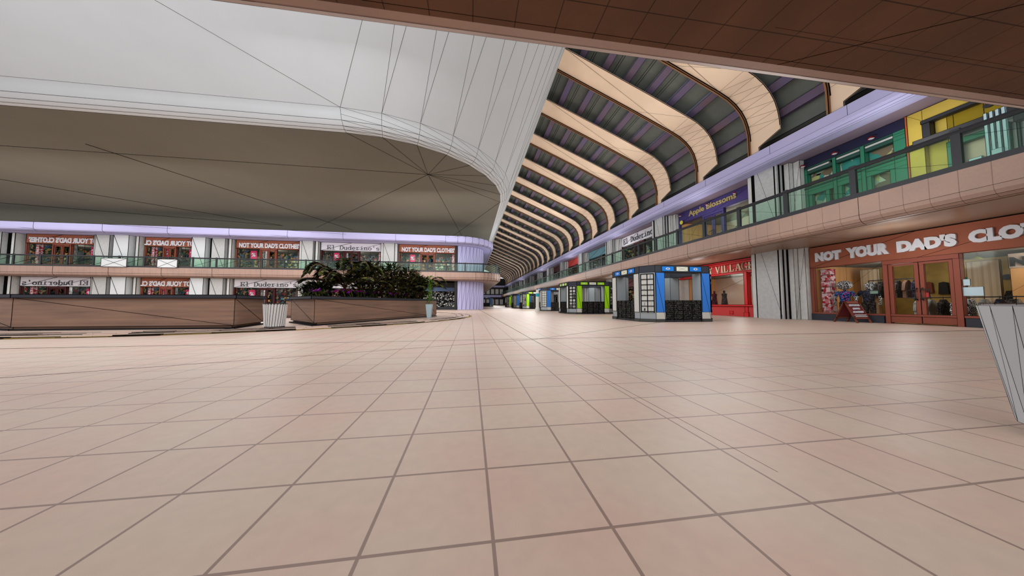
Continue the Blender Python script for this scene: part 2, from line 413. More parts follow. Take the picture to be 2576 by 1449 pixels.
# left gallery
lpath = [(3.57, 128), (3.57, 90), (3.57, 60), (3.57, 45)]+arc(.57, 37.93, 3.0, 0, -PI/2, 10)+[(-60+i*(60.5)/26, 34.93) for i in range(25, -1, -1)]
lpath = lpath[::-1]
mb, rows = sweep(lpath, [(-u, z) for u, z in EDGE], FASCX, (2, 3, 5), lambda p: .03)
for i, r in enumerate(rows):
    if i % 2 == 0 or i > 27:
        for t in range(1, 6): mb.line(r[t], r[t+1], .03)
for i in range(28, 36): mb.line(rows[i][6], rows[i+1][4], .025)
struct(mb.build('trim_2'))
mb = MB()
mb.face([(-60, 34.9, Z1), (-60, 50, Z1), (.5, 50, Z1), (.5, 34.9, Z1)], SOFR)
mb.face([(.5, 34.9, Z1), (.5, 128, Z1), (3.6, 128, Z1)]+[(x, y, Z1) for x, y in arc(.57, 37.93, 3.0, 0, -PI/2, 10)], SOFR)
struct(mb.build('ceiling.002'))

# lavender roof edges
LED = [(-.5, Z3), (0, Z3), (.1, Z3+.03), (.2, Z3+.1), (.27, Z3+.2), (.3, Z3+.34), (.3, 8.80), (-.7, 8.80), (-.7, Z3+.02)]
rl = [(15.25, y) for y in (-6, 0, 3, 6, 9, 12, 16, 20, 26, 34, 45, 60, 80, 100, 128)]
mb, rows = sweep(rl, LED, LAV, (1, 2, 3, 5, 6), lambda p: dist(p)*.0006)
for r in rows:
    for t in range(5, 6): mb.line(r[t], r[t+1], dist(r[t])*.0008)
struct(mb.build('trim_3'))
ll = [(-60, 34.6)]+[(-60+i*5.7, 34.6) for i in range(1, 11)]+arc(-1.6, 38.9, 4.3, -PI/2, 0, 8)+[(2.7, 60), (2.7, 90), (2.7, 128)]
mb, rows = sweep(ll, [(-u, z) for u, z in [(-1.6, Z3), (0, Z3), (.1, Z3+.03), (.2, Z3+.1), (.27, Z3+.2), (.3, Z3+.34), (.3, 8.88), (-1.2, 8.88)]], LAV, (1, 2, 3, 6), lambda p: .035)
for i, r in enumerate(rows):
    for t in range(1, 6): mb.line(r[t], r[t+1], .03)
    if 10 <= i < 19: mb.line(r[6], rows[i+1][4], .025); mb.line(r[4], rows[i+1][6], .025)
mb.line(rows[1][6], rows[3][4], .03); mb.line(rows[4][6], rows[7][4], .03); mb.line(rows[7][6], rows[10][4], .03)
struct(mb.build('trim_4'))

# back walls of the shop rows
mb = MB(); mb.box(21, -8, 0, 21.3, 130, 8.2, CONC); struct(mb.build('wall_right'))
mb = MB(); mb.box(15.3, 2, Z3+.012, 21, 128, Z3+.1, mat('mauve_soffit', (150, 132, 150), .6, .3)); struct(mb.build('ceiling.006'))
mb = MB(); mb.box(-60, 42, 0, -1.5, 42.3, 8.6, CONC); mb.box(-60, 36.2, Z3, -1.7, 42, Z3+.1, CONC)
mb.box(-60, 36, Z1, -1.7, 42, ZT, CONC)
mb.box(1.4, 40, 0, 1.7, 128, 8.6, DGREY)
mb.face([(-1.6, 34.9, Z3+.004), (-1.6, 60, Z3+.004), (2.6, 60, Z3+.004), (2.6, 38.5, Z3+.004)], OLIVE)
struct(mb.build('wall_left'))
mb = MB(); mb.box(-3, 128, 0, 24, 128.4, 12, DGREY); mb.box(1.7, 127, Z1, 15, 128, ZT, LAV); mb.box(1.7, 127.3, Z3, 15, 128, 8.8, LAV)
for k in range(6): mb.box(3+k*2, 127.8, .3, 4.4+k*2, 128, 2.6, PLAST); mb.box(3+k*2, 127.8, 5, 4.4+k*2, 128, 7.2, PLAST)
struct(mb.build('wall_far'))

# ------------------------------------------------------------------ the great hanging bulkhead
ZS = 10.8
def outline(off, n=9):
    R = 10.1; cx, cy = -7.3, 27.5
    pts = [(-75, cy-R-off), (-40, cy-R-off), (-23, cy-R-off)]
    for i in range(n): a = -PI/2+PI/2*i/(n-1); pts.append((cx+(R+off)*math.cos(a), cy+(R+off)*math.sin(a)))
    pts += [(cx+R+off, 45), (cx+R+off, 70), (cx+R+off, 130)]
    return pts
levels = [(0, 10.8), (.22, 10.84), (.42, 10.95), (.62, 11.16), (.76, 11.42), (.86, 11.75)]
rings = [[(x, y, z) for x, y in outline(o)] for o, z in levels]
def top_outline(n=9):
    R, cx, cy = 6.4, -.95, 13.2
    pts = [(-75, cy-R), (-40, cy-R), (-23, cy-R)]
    for i in range(n): a = -PI/2+PI/2*i/(n-1); pts.append((cx+R*math.cos(a), cy+R*math.sin(a)))
    return pts+[(cx+R, 45), (cx+R, 70), (cx+R, 130)]
rings.append([(x, y, 15.95) for x, y in top_outline()])
mb = MB(); n = len(rings[0]); vs = [p for r in rings for p in r]; fs = []
for i in range(len(rings)-1):
    for k in range(n-1): fs.append((i*n+k, (i+1)*n+k, (i+1)*n+k+1, i*n+k+1))
mb.add(vs, fs, WHITE)
shell = mb; shell.build_smooth = len(fs)
top = [(x, y, 15.95) for x, y in top_outline()]; top2 = [(x, y, 24) for x, y in top_outline()]
for k in range(n-4): mb.face([top[k], top2[k], top2[k+1], top[k+1]], WHITE)
for k in range(n-4, n-1):
    mb.face([top[k], (top[k][0], top[k][1], 16.6), (top[k+1][0], top[k+1][1], 16.6), top[k+1]], WHITE)
w = .018
for i in (0, 1, 2, 3, 5):
    for k in range(n-1):
        mb.line(rings[i][k], rings[i][k+1], w)
for k in range(3, 12):
    for i in range(5): mb.line(rings[i][k], rings[i+1][k], w)
    for i in range(5):
        if k < 11: mb.line(rings[i+1][k], rings[i][k+1], w*.8)
    mb.line(rings[5][k], rings[6][k], w*.9)
    if k < 11: mb.line(rings[5][k+1], rings[6][k], w*.9)
mb.line(rings[5][3], rings[6][2], w)
o = struct(mb.build('ceiling.003'))
for i in range(shell.build_smooth): o.data.polygons[i].use_smooth = True
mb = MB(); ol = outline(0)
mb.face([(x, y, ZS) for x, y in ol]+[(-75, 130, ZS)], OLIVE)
hub = (-3.35, 22.3, ZS-.005)
for k in range(3, 12): mb.line(hub, (ol[k][0], ol[k][1], ZS-.005), .022)
for q in ((-75, 21.5), (-20.3, 40.5), (-1.0, 46), (-26, 18.0)):
    if q != (-26, 18.0): mb.line(hub, (q[0], q[1], ZS-.005), .03)
mb.line((2.8, 27.5, ZS-.005), (-3.2, 44, ZS-.005), .03)
mb.line((-24, 21, ZS-.005), (-16, 41, ZS-.005), .05); mb.line((-40, 26, ZS-.005), (-24, 40, ZS-.005), .05); mb.line((-50, 34, ZS-.005), (-24, 40, ZS-.005), .05)
struct(mb.build('ceiling.004'))

# ------------------------------------------------------------------ ribs, purlins and roof glazing
PR = [(15.3, 9.75), (15.28, 10.1), (15.2, 10.55), (15.05, 11.0), (14.8, 11.42), (14.45, 11.8), (14.0, 12.14), (13.45, 12.42), (10.8, 13.6), (8.0, 14.8), (5.35, 15.93)]
def rib_mesh():
    mb = MB(); W = 1.5; T = .05
    nor = []
    for i in range(len(PR)):
        a = Vector(PR[max(i-1, 0)]); b = Vector(PR[min(i+1, len(PR)-1)]); d = (b-a).normalized(); nor.append(Vector((d.y, -d.x)))
    ins = [(p[0], p[1]) for p in PR]; out = [(p[0]+nr.x*T, p[1]+nr.y*T) for p, nr in zip(PR, nor)]
    out[0] = (15.35, 9.75)
    for i in range(len(PR)-1):
        a, b, c, d = ins[i], ins[i+1], out[i+1], out[i]
        f0 = [(q[0], -W, q[1]) for q in (a, b, c, d)]; f1 = [(q[0], 0, q[1]) for q in (a, b, c, d)]
        mb.face([(a[0], -W, a[1]), (a[0], 0, a[1]), (b[0], 0, b[1]), (b[0], -W, b[1])], PEACH)
        mb.face(f0, PEACH); mb.face(f1[::-1], PEACH)
        mb.face([(d[0], -W, d[1]), (d[0], 0, d[1]), (c[0], 0, c[1]), (c[0], -W, c[1])][::-1], PEACH)
        for y in (-W, 0): mb.line((a[0], y, a[1]), (b[0], y, b[1]), .03 if y else .09)
        if 0 < i < 8:
            mb.line((a[0], -W, a[1]), (a[0], 0, a[1]), .012); mb.line((a[0], -W, a[1]), (b[0], 0, b[1]), .012)
    mb.line((13.45, 0, 12.42), (5.35, -W, 15.93), .012)
    # foot: narrows down to a stub
    mb.add([(15.3, -W, 9.75), (15.3, 0, 9.75), (15.3, 0, 8.7), (15.3, -.42, 8.7), (15.3, -.42, 9.2), (15.3, -W, 9.55),
            (15.35, -W, 9.75), (15.35, 0, 9.75), (15.35, 0, 8.7), (15.35, -.42, 8.7), (15.35, -.42, 9.2), (15.35, -W, 9.55)],
           [(0, 1, 2, 3, 4, 5), (11, 10, 9, 8, 7, 6), (0, 5, 11, 6), (5, 4, 10, 11), (4, 3, 9, 10), (1, 0, 6, 7), (2, 1, 7, 8)], PEACH)
    mb.line((15.3, -W, 9.55), (15.3, -.42, 9.2), .025); mb.line((15.3, -.42, 8.7), (15.3, -.42, 9.2), .025)
    lp = MB()
    path = [(15.3, 8.75)]+PR
    for i in range(len(path)-1):
        a, b = path[i], path[i+1]
        d = (Vector(b)-Vector(a)).normalized(); nn = Vector((-d.y, d.x))*.13
        q = [(a[0], 0.0, a[1]), (b[0], 0.0, b[1]), (b[0]+nn.x, 0.0, b[1]+nn.y), (a[0]+nn.x, 0.0, a[1]+nn.y)]
        lp.face(q, RIBSIDE); lp.face([(x, .09, z) for x, y, z in q][::-1], RIBSIDE)
        lp.face([q[3], q[2], (q[2][0], .09, q[2][2]), (q[3][0], .09, q[3][2])], RIBSIDE)
        lp.line(q[3], q[2], .035)
    return mb, lp
rm, lp = rib_mesh()
ys = [9.72, 13.25, 16.95, 21.2]+[21.2+4.3*k for k in range(1, 25)]
RW = ['nearest, half hidden above the lavender edge beside the brown soffit', 'second from the camera, its top hidden by the brown soffit',
      'third from the camera, nearest one reaching the white bulkhead', 'fourth from the camera, above the indigo shop',
      'fifth from the camera, next beyond the one above the indigo shop', 'sixth from the camera', 'seventh from the camera', 'eighth from the camera', 'ninth from the camera', 'tenth from the camera']
proto = None
for i, y in enumerate(ys):
    lab = 'peach arched roof rib, '+(RW[i] if i < len(RW) else 'one of the far ribs merging in the distance')
    if proto is None:
        proto = thing('roof_rib', lab, 'roof rib', (0, y, 0), 0, 'arched roof ribs')
        rm.build('rib_body', proto); l = lp.build('edge_lip', proto); l['label'] = 'dark brown lip along the far edge'
    else: dup(proto, (0, y, 0), label=lab)
# glazing skin
mb = MB()
GL = [(15.95, 9.3), (15.95, 10.4), (15.85, 10.9), (15.6, 11.4), (15.25, 11.85), (14.8, 12.25), (14.2, 12.75), (13.75, 12.98), (11.1, 14.2), (5.2, 16.75)]
for i in range(len(GL)-1):
    a, b = GL[i], GL[i+1]
    mb.face([(a[0], 0, a[1]), (a[0], 128, a[1]), (b[0], 128, b[1]), (b[0], 0, b[1])], GLROOF)
def on(t):   # point on skin by x along the straight slope
    return (t, 14.2+(11.1-t)*.4322)
for x in (6.0, 7.35, 8.8, 10.3, 11.7, 13.1):
    X, Z = on(x)
    mb.line((X, 1, Z-.02), (X, 128, Z-.02), .02); mb.line((X-.12, 1, Z+.03), (X-.12, 128, Z+.03), .02)
struct(mb.build('ceiling.005'))
mb = MB()
mb.box(15.66, 0, 8.6, 16.1, 128, 9.0, GUT, .03); mb.box(15.75, 0, 9.0, 16.1, 128, 9.25, BROWNFR, .03); mb.box(15.85, 0, 9.25, 16.1, 128, 9.5, GUT, .03)
struct(mb.build('trim_5'))
PN = ['closest to the white bulkhead', 'second down the roof slope from the bulkhead', 'third down the roof slope from the bulkhead', 'fourth down the roof slope from the bulkhead',
      'fifth down the slope, just above the rib bends', 'at the upper part of the rib bends', 'at the lower part of the rib bends']
defs = [(6.65, on(6.65)[1]-.19), (8.1, on(8.1)[1]-.19), (9.5, on(9.5)[1]-.19), (10.98, on(10.98)[1]-.19), (12.4, on(12.4)[1]-.19), (13.75, 12.82), (15.1, 11.72), (15.78, 10.55)]
for i, (x, z) in enumerate(defs):
    ang = math.atan(.4322) if x < 13.9 else (.85 if x < 15.5 else 1.4)
    d = Vector((-math.cos(ang), math.sin(ang))); nn = Vector((d.y, -d.x)) if True else None
    hw = .21; q = [Vector((x, z))+d*s*hw+Vector((-math.sin(ang), -math.cos(ang)))*t for s, t in ((-1, .12), (1, .12), (1, -.12), (-1, -.12))]
    mb = MB(); m = PURP
    vs = [(p.x, 1, p.y) for p in q]+[(p.x, 128, p.y) for p in q]
    mb.add(vs, [(0, 1, 5, 4), (2, 3, 7, 6), (3, 0, 4, 7), (0, 3, 2, 1), (4, 5, 6, 7)], PURP); mb.add(vs, [(1, 2, 6, 5)], BLUEST)
    for a in (0, 1): mb.line(vs[a], vs[a+4], .02)
    o = mb.build('roof_purlin'); tag(o, 'long purple-brown roof purlin, '+(PN+['lowest, just above the dark gutter'])[i], 'purlin', 'roof purlins')

# ------------------------------------------------------------------ railings
def railing(name, label, pts_fn, s0, s1, pitch, w):
    """pts_fn(s) -> (x, y, tangent) along the edge"""
    t = thing(name, label, 'railing', (0, 0, 0), 0)
    n = int((s1-s0)/pitch)
    hand, base = MB(), MB()
    prev = None; pp = MB(); 
    step = 0
    S = s0; seq = []
    while S <= s1+.001: seq.append(S); S += pitch/2
    P = [pts_fn(s) for s in seq]
    hand.tube([(p[0], p[1], 5.62) for p in P], .075, BLK, 6)
    for a, b in zip(P, P[1:]):
        d = (Vector(b[:2])-Vector(a[:2])).normalized(); nx, ny = -d.y*.06, d.x*.06
        base.hexa([(a[0]-nx, a[1]-ny, ZT), (b[0]-nx, b[1]-ny, ZT), (b[0]+nx, b[1]+ny, ZT), (a[0]+nx, a[1]+ny, ZT),
                   (a[0]-nx, a[1]-ny, ZT+.16), (b[0]-nx, b[1]-ny, ZT+.16), (b[0]+nx, b[1]+ny, ZT+.16), (a[0]+nx, a[1]+ny, ZT+.16)], BLK)
    hand.build('handrail', t); base.build('base_rail', t)
    i = 0
    for k in range(0, len(P), 2):
        p = P[k]; dx, dy = pts_fn(seq[k])[2]
        mb = MB(); h = w/2; e = .05
        vs = []
        for z in (ZT+.1, 5.72):
            for a, b in ((-h, -e), (h, -e), (h, e), (-h, e)): vs.append((p[0]+dx*a-dy*b, p[1]+dy*a+dx*b, z))
        mb.hexa(vs, BLK); mb.build('post', t)
        if k+2 < len(P):
            q = P[k+2]; mm = P[k+1]
            gb = MB()
            gb.face([(p[0], p[1], ZT+.15), (mm[0], mm[1], ZT+.15), (mm[0], mm[1], 5.56), (p[0], p[1], 5.56)], GLASS)
            gb.face([(mm[0], mm[1], ZT+.15), (q[0], q[1], ZT+.15), (q[0], q[1], 5.56), (mm[0], mm[1], 5.56)], GLASS)
            if k < 40: gb.line((p[0], p[1], ZT+.2), (q[0], q[1], 5.5), dist(p)*.0007)
            o = gb.build('glass_panel', t); o['label'] = 'green tinted glass panel'
    return t
railing('gallery_railing', 'black railing with green glass panels along the right upper gallery', lambda s: (13.56, s, (0, 1)), 3.72, 126, 2.2, .17)
def lp_(s):
    if s < .6: return (s, 34.66, (1, 0))
    a = (s-.6)/3.2
    if a < PI/2: return (.6+3.2*math.sin(a), 37.86-3.2*math.cos(a), (math.cos(a), math.sin(a)))
    return (3.8, 37.86+(s-.6-3.2*PI/2), (0, 1))
railing('gallery_railing', 'black railing with green glass panels across the upper gallery left of the lavender drum', lp_, -53.5, 40, 2.2, .14)

# ------------------------------------------------------------------ lavender drum at the corner
for z0, z1, lab in ((0, Z1, 'lavender rounded corner drum standing on the ground floor'), (ZT, Z3, 'lavender rounded corner drum on the upper gallery, behind the railing')):
    mb = MB(); pts = [(-1.65, 41), (-1.65, 36)]+arc(-1.65, 39.4, 3.4, -PI/2, 0, 10)+[(1.75, 41)]
    mb.prism(pts[::-1] if False else pts, z0, z1, LAV, .035)
    c = pts[1:12]
    for a, b in zip(c, c[1:]): mb.line((*a, z0), (*b, z1), .028)
    mb.box(-2.0, 35.95, z0, -1.68, 41, z1, DGREY)
    tag(mb.build('corner_drum'), lab, 'column')

# ------------------------------------------------------------------ pilasters on the right
def pilaster(y0, y1, z0, z1, lab, w):
    t = thing('pilaster', lab, 'pillar', (15.75, y0, z0), 0, 'grey pilasters between shops')
    mb = MB(); h = z1-z0; L = y1-y0
    mb.box(0, .32, 0, .8, L-.0, h, CONC)
    mb.line((0, .34, 0), (0, L-.3, h), w)
    mb.build('shaft', t)
    mb = MB()
    mb.box(.38, .02, 0, 1.6, .3, h, PLAST, w); mb.box(.62, -.3, 0, 1.6, 0, h, PLAST, w); mb.box(.05, L+.05, 0, 1.6, L+.32, h, PLAST, w)
    mb.line((.38, .02, 0), (.62, -.3, h), w*.7)
    mb.build('return_panel', t)
    mb = MB()
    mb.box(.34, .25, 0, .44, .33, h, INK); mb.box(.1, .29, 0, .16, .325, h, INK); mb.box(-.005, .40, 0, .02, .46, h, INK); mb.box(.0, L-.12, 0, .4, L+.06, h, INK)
    mb.build('shadow_gap', t)
    return t
PY = [12.06+8.78*k for k in range(13)]
PYN = ['between the rust-coloured clothes shop and the red shop', 'next beyond the red shop, behind the blue kiosk', 'third along the row', 'fourth along the row']
PYU = ['between the green shop and the indigo shop', 'between the indigo shop and the typewriter-lettered shop', 'third along the row', 'fourth along the row']
pilaster(3.25, 4.8, 0, Z1, 'grey ground floor pilaster at the near end of the rust-coloured clothes shop', .005)
for k, y in enumerate(PY):
    pilaster(y, y+1.6, 0, Z1, 'grey ground floor pilaster '+(PYN[k] if k < 4 else 'far down the corridor'), dist((15, y, 0))*.0008)
    pilaster(y, y+1.6, ZT, Z3, 'grey upper gallery pilaster '+(PYU[k] if k < 4 else 'far down the corridor'), dist((15, y, 0))*.0008)

# ------------------------------------------------------------------ shops
def shop(loc, rz, L, H, w, label, board, frame, text=None, tm=LETW, mirror=False, bold=.03, spacing=1.0, back=OAK, goods=None, th=1.0, doors=True, riser=NAVY,
         tx=(.05, .95), tz=(.22, .72), banner=None, simple=False, depth=3.6):
    t = thing('shopfront', label, 'shop', loc, rz)
    mb = MB(); mb.box(0, 0, H-th, L, .35, H, board, w); mb.line((0, -.01, H-th), (L/2, -.01, H), w); mb.line((L/2, -.01, H-th), (L, -.01, H), w*.8)
    mb.build('sign_board', t)
    if text and text == ED: stroke_text(text, L*tx[0], L*tx[1], H-th+th*tz[0], H-th+th*tz[1], -.03, tm, t, mirror)
    elif text: lettering(text, L*tx[0], L*tx[1], H-th+th*tz[0], H-th+th*tz[1], -.02, tm, t, bold, mirror, spacing)
    h = H-th
    fr = MB()
    fr.box(0, 0, 0, .13, .14, h, frame, w*.7); fr.box(L-.13, 0, 0, L, .14, h, frame, w*.7)
    fr.box(0, -.008, .3, L, .132, .38, frame, w*.7)
    if riser: 
        for a, b in ((0, L*.36), (L*.64, L)):
            r = MB(); r.box(a, -.03, 0, b, .12, .295, riser, w*.7); r.build('stall_riser', t)
    dx0, dx1 = L*.365, L*.635
    if doors:
        fr.box(dx0, -.02, 0, dx0+.14, .16, h, frame, w*.7); fr.box(dx1-.14, -.02, 0, dx1, .16, h, frame, w*.7)
        fr.box(dx0, -.03, h-.17, dx1, .155, h-.005, frame, w*.7)
    fr.build('window_frame', t)
    if doors:
        mid = (dx0+dx1)/2
        for a, b in ((dx0+.14, mid-.01), (mid+.01, dx1-.14)):
            d = MB(); d.box(a, .02, .05, a+.11, .09, h-.18, frame, w*.6); d.box(b-.11, .02, .05, b, .09, h-.18, frame, w*.6)
            d.box(a, .012, .055, b, .082, .3, frame, w*.6); d.box(a, .012, h-.26, b, .082, h-.185, frame)
            do = d.build('door', t)
            if not simple:
                s = -1 if a < mid-.5 else 1
                hx = (b-.06) if a < mid-.5 else (a+.06)
                hd = MB(); hd.tube([(hx, .0, .93), (hx+s*.22 if False else hx-(-s)*.0, -.09, .98), (hx, -.11, 1.15), (hx, -.09, 1.32), (hx, .0, 1.37)], .022, BLK)
                hd.tube([(hx, -.09, .98), (hx+s*.2, -.09, 1.02), (hx+s*.2, -.09, 1.28), (hx, -.09, 1.32)], .022, BLK)
                hd.build('door_handle', do)
    for a, b in ((.13, dx0), (dx1, L-.13)) if doors else ((.13, L-.13),):
        gl = MB()
        gl.face([(a, .08, .38), (b, .08, .38), (b, .08, h), (a, .08, h)], SHOPGL)
        gl.line((a, .07, .38), (b, .07, h), w*.6)
        gl.line(((a+b)/2, .07, .38), ((a+b)/2, .07, h), w*.5)
        gl.build('window_glass', t)
    rm = MB()
    rm.face([(0, depth, 0), (L, depth, 0), (L, depth, h+.4), (0, depth, h+.4)], back)
    rm.face([(0, .3, 0), (0, depth, 0), (0, depth, h+.4), (0, .3, h+.4)], back if simple else OAK); rm.face([(L, .3, 0), (L, depth, 0), (L, depth, h+.4), (L, .3, h+.4)], back)
    rm.face([(0, .2, h+.1), (L, .2, h+.1), (L, depth, h+.1), (0, depth, h+.1)], OLIVE)
    rm.face([(0, .2, .02), (L, .2, .02), (L, depth, .02), (0, depth, .02)], OAK)
    rm.build('interior_lining', t)
    return t
def shelf_unit(loc, rz, L, H, label, goods, w, group=None):
    t = thing('display_shelf', label, 'shelf', loc, rz, group)
    mb = MB(); mb.box(0, 0, 0, .05, .4, H, BLK); mb.box(L-.05, 0, 0, L, .4, H, BLK)
    n = 4
    for k in range(n+1): mb.box(0, 0, k*(H-.04)/n, L, .4, k*(H-.04)/n+.04, BLK)
    mb.build('shelf_frame', t)
    g = MB()
    for k in range(n):
        x = .06; z = k*(H-.04)/n+.04
        while x < L-.2:
            ww = random.uniform(.12, .3); hh = random.uniform(.5, .95)*(H/n-.05)
            g.box(x, .04, z, min(x+ww, L-.06), .34, z+hh, random.choice(goods)); x += ww+.02
    o = g.build('stacked_goods', t); o['kind'] = 'stuff'
    return t
def banner(loc, rz, label, h=1.0):
    t = thing('sale_banner', label, 'banner', loc, rz, 'pink window banners')
    mb = MB(); mb.box(-.34, -.02, 0, .34, .02, h, PINK, .03); mb.build('banner_cloth', t)
    lettering('%', -.2, .2, h*.3, h*.75, -.04, LETW, t, .04, name='banner_mark')
    mb = MB(); mb.box(-.03, .03, -1.25, .03, .07, h, BLK); mb.build('banner_stand', t)
    return t

NY = "NOT YOUR DAD'S CLOTHES'"; ED = "El Duderino's"
R_ = -PI/2
# --- right, ground floor near shop: y from 11.75 down to ~3.3
near = shop((WX, 11.74, 0), R_, 6.85, Z1-.04, .012, "rust-coloured clothes shop on the right ground floor, the large one near the camera", BROWNSIGN, BROWNFR,
            None, back=OCH, doors=True, depth=3.9)
lettering("NOT", .27, 1.24, 2.80, 3.24, -.03, LETW, near, .08)
lettering("YOUR", 1.42, 2.74, 2.78, 3.26, -.03, LETW, near, .08)
lettering("DAD'S", 2.95, 4.35, 2.78, 3.24, -.03, LETW, near, .08)
lettering("CLOTHES'", 4.58, 6.7, 2.80, 3.25, -.03, LETW, near, .08)
# second shop, red
red = shop((WX-.05, 20.7, 0), R_, 6.75, Z1-.04, .02, 'red painted shop on the right ground floor behind the blue kiosk', REDS, REDP, None, back=TAN, riser=None, doors=False, depth=3.4, th=.85)
stroke_text("Y VILLAGE", 3.0, 6.3, 2.84, 3.34, -.04, CREAML, red, font=SERIF)
mb = MB(); mb.box(0, -.12, Z1-.16, 6.75, .1, Z1-.04, REDP, .02); mb.box(0, -.18, Z1-.28, 6.75, .1, Z1-.16, REDP, .02); mb.box(0, -.08, 2.66, 6.75, .1, 2.76, REDP, .02)
mb.box(0, -.1, 0, 6.75, .15, .62, REDS, .02); mb.box(0, -.18, .62, 6.75, .2, .72, REDP, .02); mb.box(5.65, -.12, 0, 5.85, .15, 2.7, REDP, .02); mb.box(1.6, -.12, 0, 1.8, .15, 2.7, REDP, .02)
mb.box(4.6, -.115, .12, 4.85, -.1, .32, REDP, .015); mb.box(5.6, -.16, 0, 5.9, .15, .25, REDP, .015)
mb.build('timber_moulding', red)
mb = MB(); mb.box(1.0, .6, .9, 1.7, .7, 2.6, OAK, .015); o = mb.build('display_panel', red); o['label'] = 'pale wooden panel'
# third and further ground floor shops
gspec = [(MAROON, MAROON, GOODS[1], PLAST), (BLK, BLK, GOODS[3], OLIVE), (REDS, MAROON, GOODS[2], TAN), (SIGNW, BLK, GOODS[3], OLIVE), (TEALS, BLK, GOODS[0], TAN)]
farn = ['third along the row from the camera', 'fourth along the row from the camera', 'fifth along the row from the camera', 'sixth along the row from the camera']
for k in range(2, 12):
    y = PY[k]-.35 if k < len(PY) else 0
    sp = gspec[(k-2) % 5]
    lab = 'dark ground floor shop on the right, '+(farn[k-2] if k-2 < 4 else 'one of the far shops down the corridor')
    s = shop((WX, y, 0), R_, 6.45, Z1-.04, .04, lab, sp[0], sp[1], None, back=sp[2], simple=True, riser=BLK)
    if k > 5: s['group'] = 'far right shops'
# upper right: indigo, typewriter, teal, red ...
ap = shop((WX, 20.5, ZT), R_, 6.5, Z3-ZT-.02, .016, 'indigo upper shop with gold lettering on the right gallery', PURPS, PURPS, 'Apple Blossoms', GOLDL, bold=.02, tx=(.17, .78), tz=(.25, .85), back=TAN, riser=None, th=.85)
o = MB(); o.tube([(.45, -.12, 2.66), (.45, -.16, 2.66)], .16, mat('yellow_flower', (214, 206, 70), .6, .2), 9); oo = o.build('flower_emblem', ap); oo['label'] = 'yellow flower emblem'
upp = [('white-boarded upper shop with typewriter lettering on the right gallery', SIGNW, MAROON, ED, LETD, GOODS[1]),
       ('teal-boarded upper shop on the right gallery, beyond the typewriter-lettered one', TEALS, BLK, None, LETD, GOODS[3]),
       ('red-boarded upper shop on the right gallery, beyond the teal one', REDS, MAROON, None, LETD, GOODS[1])]
for k in range(2, 12):
    y = PY[k]-.35
    if k-2 < 3:
        u = upp[k-2]; shop((WX, y, ZT), R_, 6.5, Z3-ZT-.02, .03, u[0], u[1], u[2], u[3], u[4], bold=.005, spacing=1.25, tx=(.06, 1.0), tz=(.25, .8), back=u[5], simple=True, riser=None)
    else:
        sp = gspec[(k) % 5]
        s = shop((WX, y, ZT), R_, 6.5, Z3-ZT-.02, .045, 'upper shop on the right gallery, one of the far ones down the corridor', sp[1], BLK, None, back=sp[2], simple=True, riser=None)
        s['group'] = 'far upper shops'

# --- green upper shop (y 11.75 .. 8.35)
gs = thing('shopfront', 'green framed upper shop on the right gallery, nearest the grey pilaster', 'shop', (WX, 11.74, ZT), R_)
L = 3.36; H = Z3-ZT-.02
mb = MB(); mb.box(0, .02, H-.42, L, .3, H, mat('navy_board', (34, 34, 66), .6, .3), .015); mb.build('sign_board', gs)
mb = MB()
mb.box(0, 0, 0, .12, .2, H-.42, GREENF, .012); mb.box(L-.32, 0, 0, L, .2, H-.42, GREENF, .012)
mb.box(0, 0, H-.52, L, .2, H-.42, GREEND, .012); mb.box(0, 0, H-.78, L, .2, H-.62, GREEND, .012)
mb.box(0, 0, 1.82, L, .2, 2.05, GREENF, .012); mb.box(0, -.05, 1.95, L, .2, 2.0, GREEND, .01)
mb.box(0, 0, .0, L, .2, .32, GREENF, .012); mb.box(0, .0, 1.62, L, .15, 1.82, GREENF, .01)
for x in (1.12, 2.08): mb.box(x, -.02, 0, x+.13, .2, H-.45, GREENF, .012)
for x in (.12, 1.25, 2.21): mb.box(x, .02, .3, x+.14, .16, 1.7, GREENF, .01); mb.box(x+.68, .02, .3, x+.82, .16, 1.7, GREENF, .01)
mb.build('timber_frame', gs)
mb = MB()
for x in (.12, 1.25, 2.21): mb.box(x, .03, H-.62, x+.86, .12, H-.52, PLAST, .01)
o = mb.build('light_strip', gs); o['label'] = 'pale strip above the windows'
mb = MB(); mb.face([(0, .25, 0), (L, .25, 0), (L, .25, H-.4), (0, .25, H-.4)], speckle_mat('stained_glass', [(150, 170, 150), (190, 196, 180), (120, 110, 90), (60, 140, 130), (176, 180, 120)], 3.2, .04)); mb.build('window_display', gs)
mb = MB()
for k in range(22):
    a = 2*PI*k/22; mb.line((1.55+.12*math.cos(a), .14, 1.0+.12*math.sin(a)), (1.55+.3*math.cos(a), .14, 1.0+.3*math.sin(a)), .02, mat('aqua', (90, 190, 200), .5, .3))
o = mb.build('round_ornament', gs); o['label'] = 'aqua radial ornament in the pane'
def spot(loc, rz, label, col, grp='red sign lamps'):
    t = thing('sign_lamp', label, 'lamp', loc, rz, grp)
    mb = MB(); mb.tube([(0, .3, .05), (0, .1, .22), (0, -.1, .2), (0, -.22, .08)], .014, BLK, 5); mb.build('lamp_arm', t)
    mb = MB(); mb.lathe([(.02, .06), (.06, .05), (.13, -.03)], (0, -.24, .04), col, 10); mb.build('lamp_shade', t)
    mb = MB(); mb.lathe([(.09, -.03), (.05, -.06), (.01, -.07)], (0, -.24, .04), SIGNW, 8); mb.build('bulb', t)
RS = speckle_mat('red_black_shade', [(200, 40, 44), (150, 26, 30)], 40, .5)
for i, x in enumerate((.15, 1.4, 2.6)):
    spot((WX-.05, 11.74-x, ZT+H-.42), R_, 'small red sign lamp over the green shop, '+('farthest of three', 'middle of three', 'nearest of three')[i], RS)
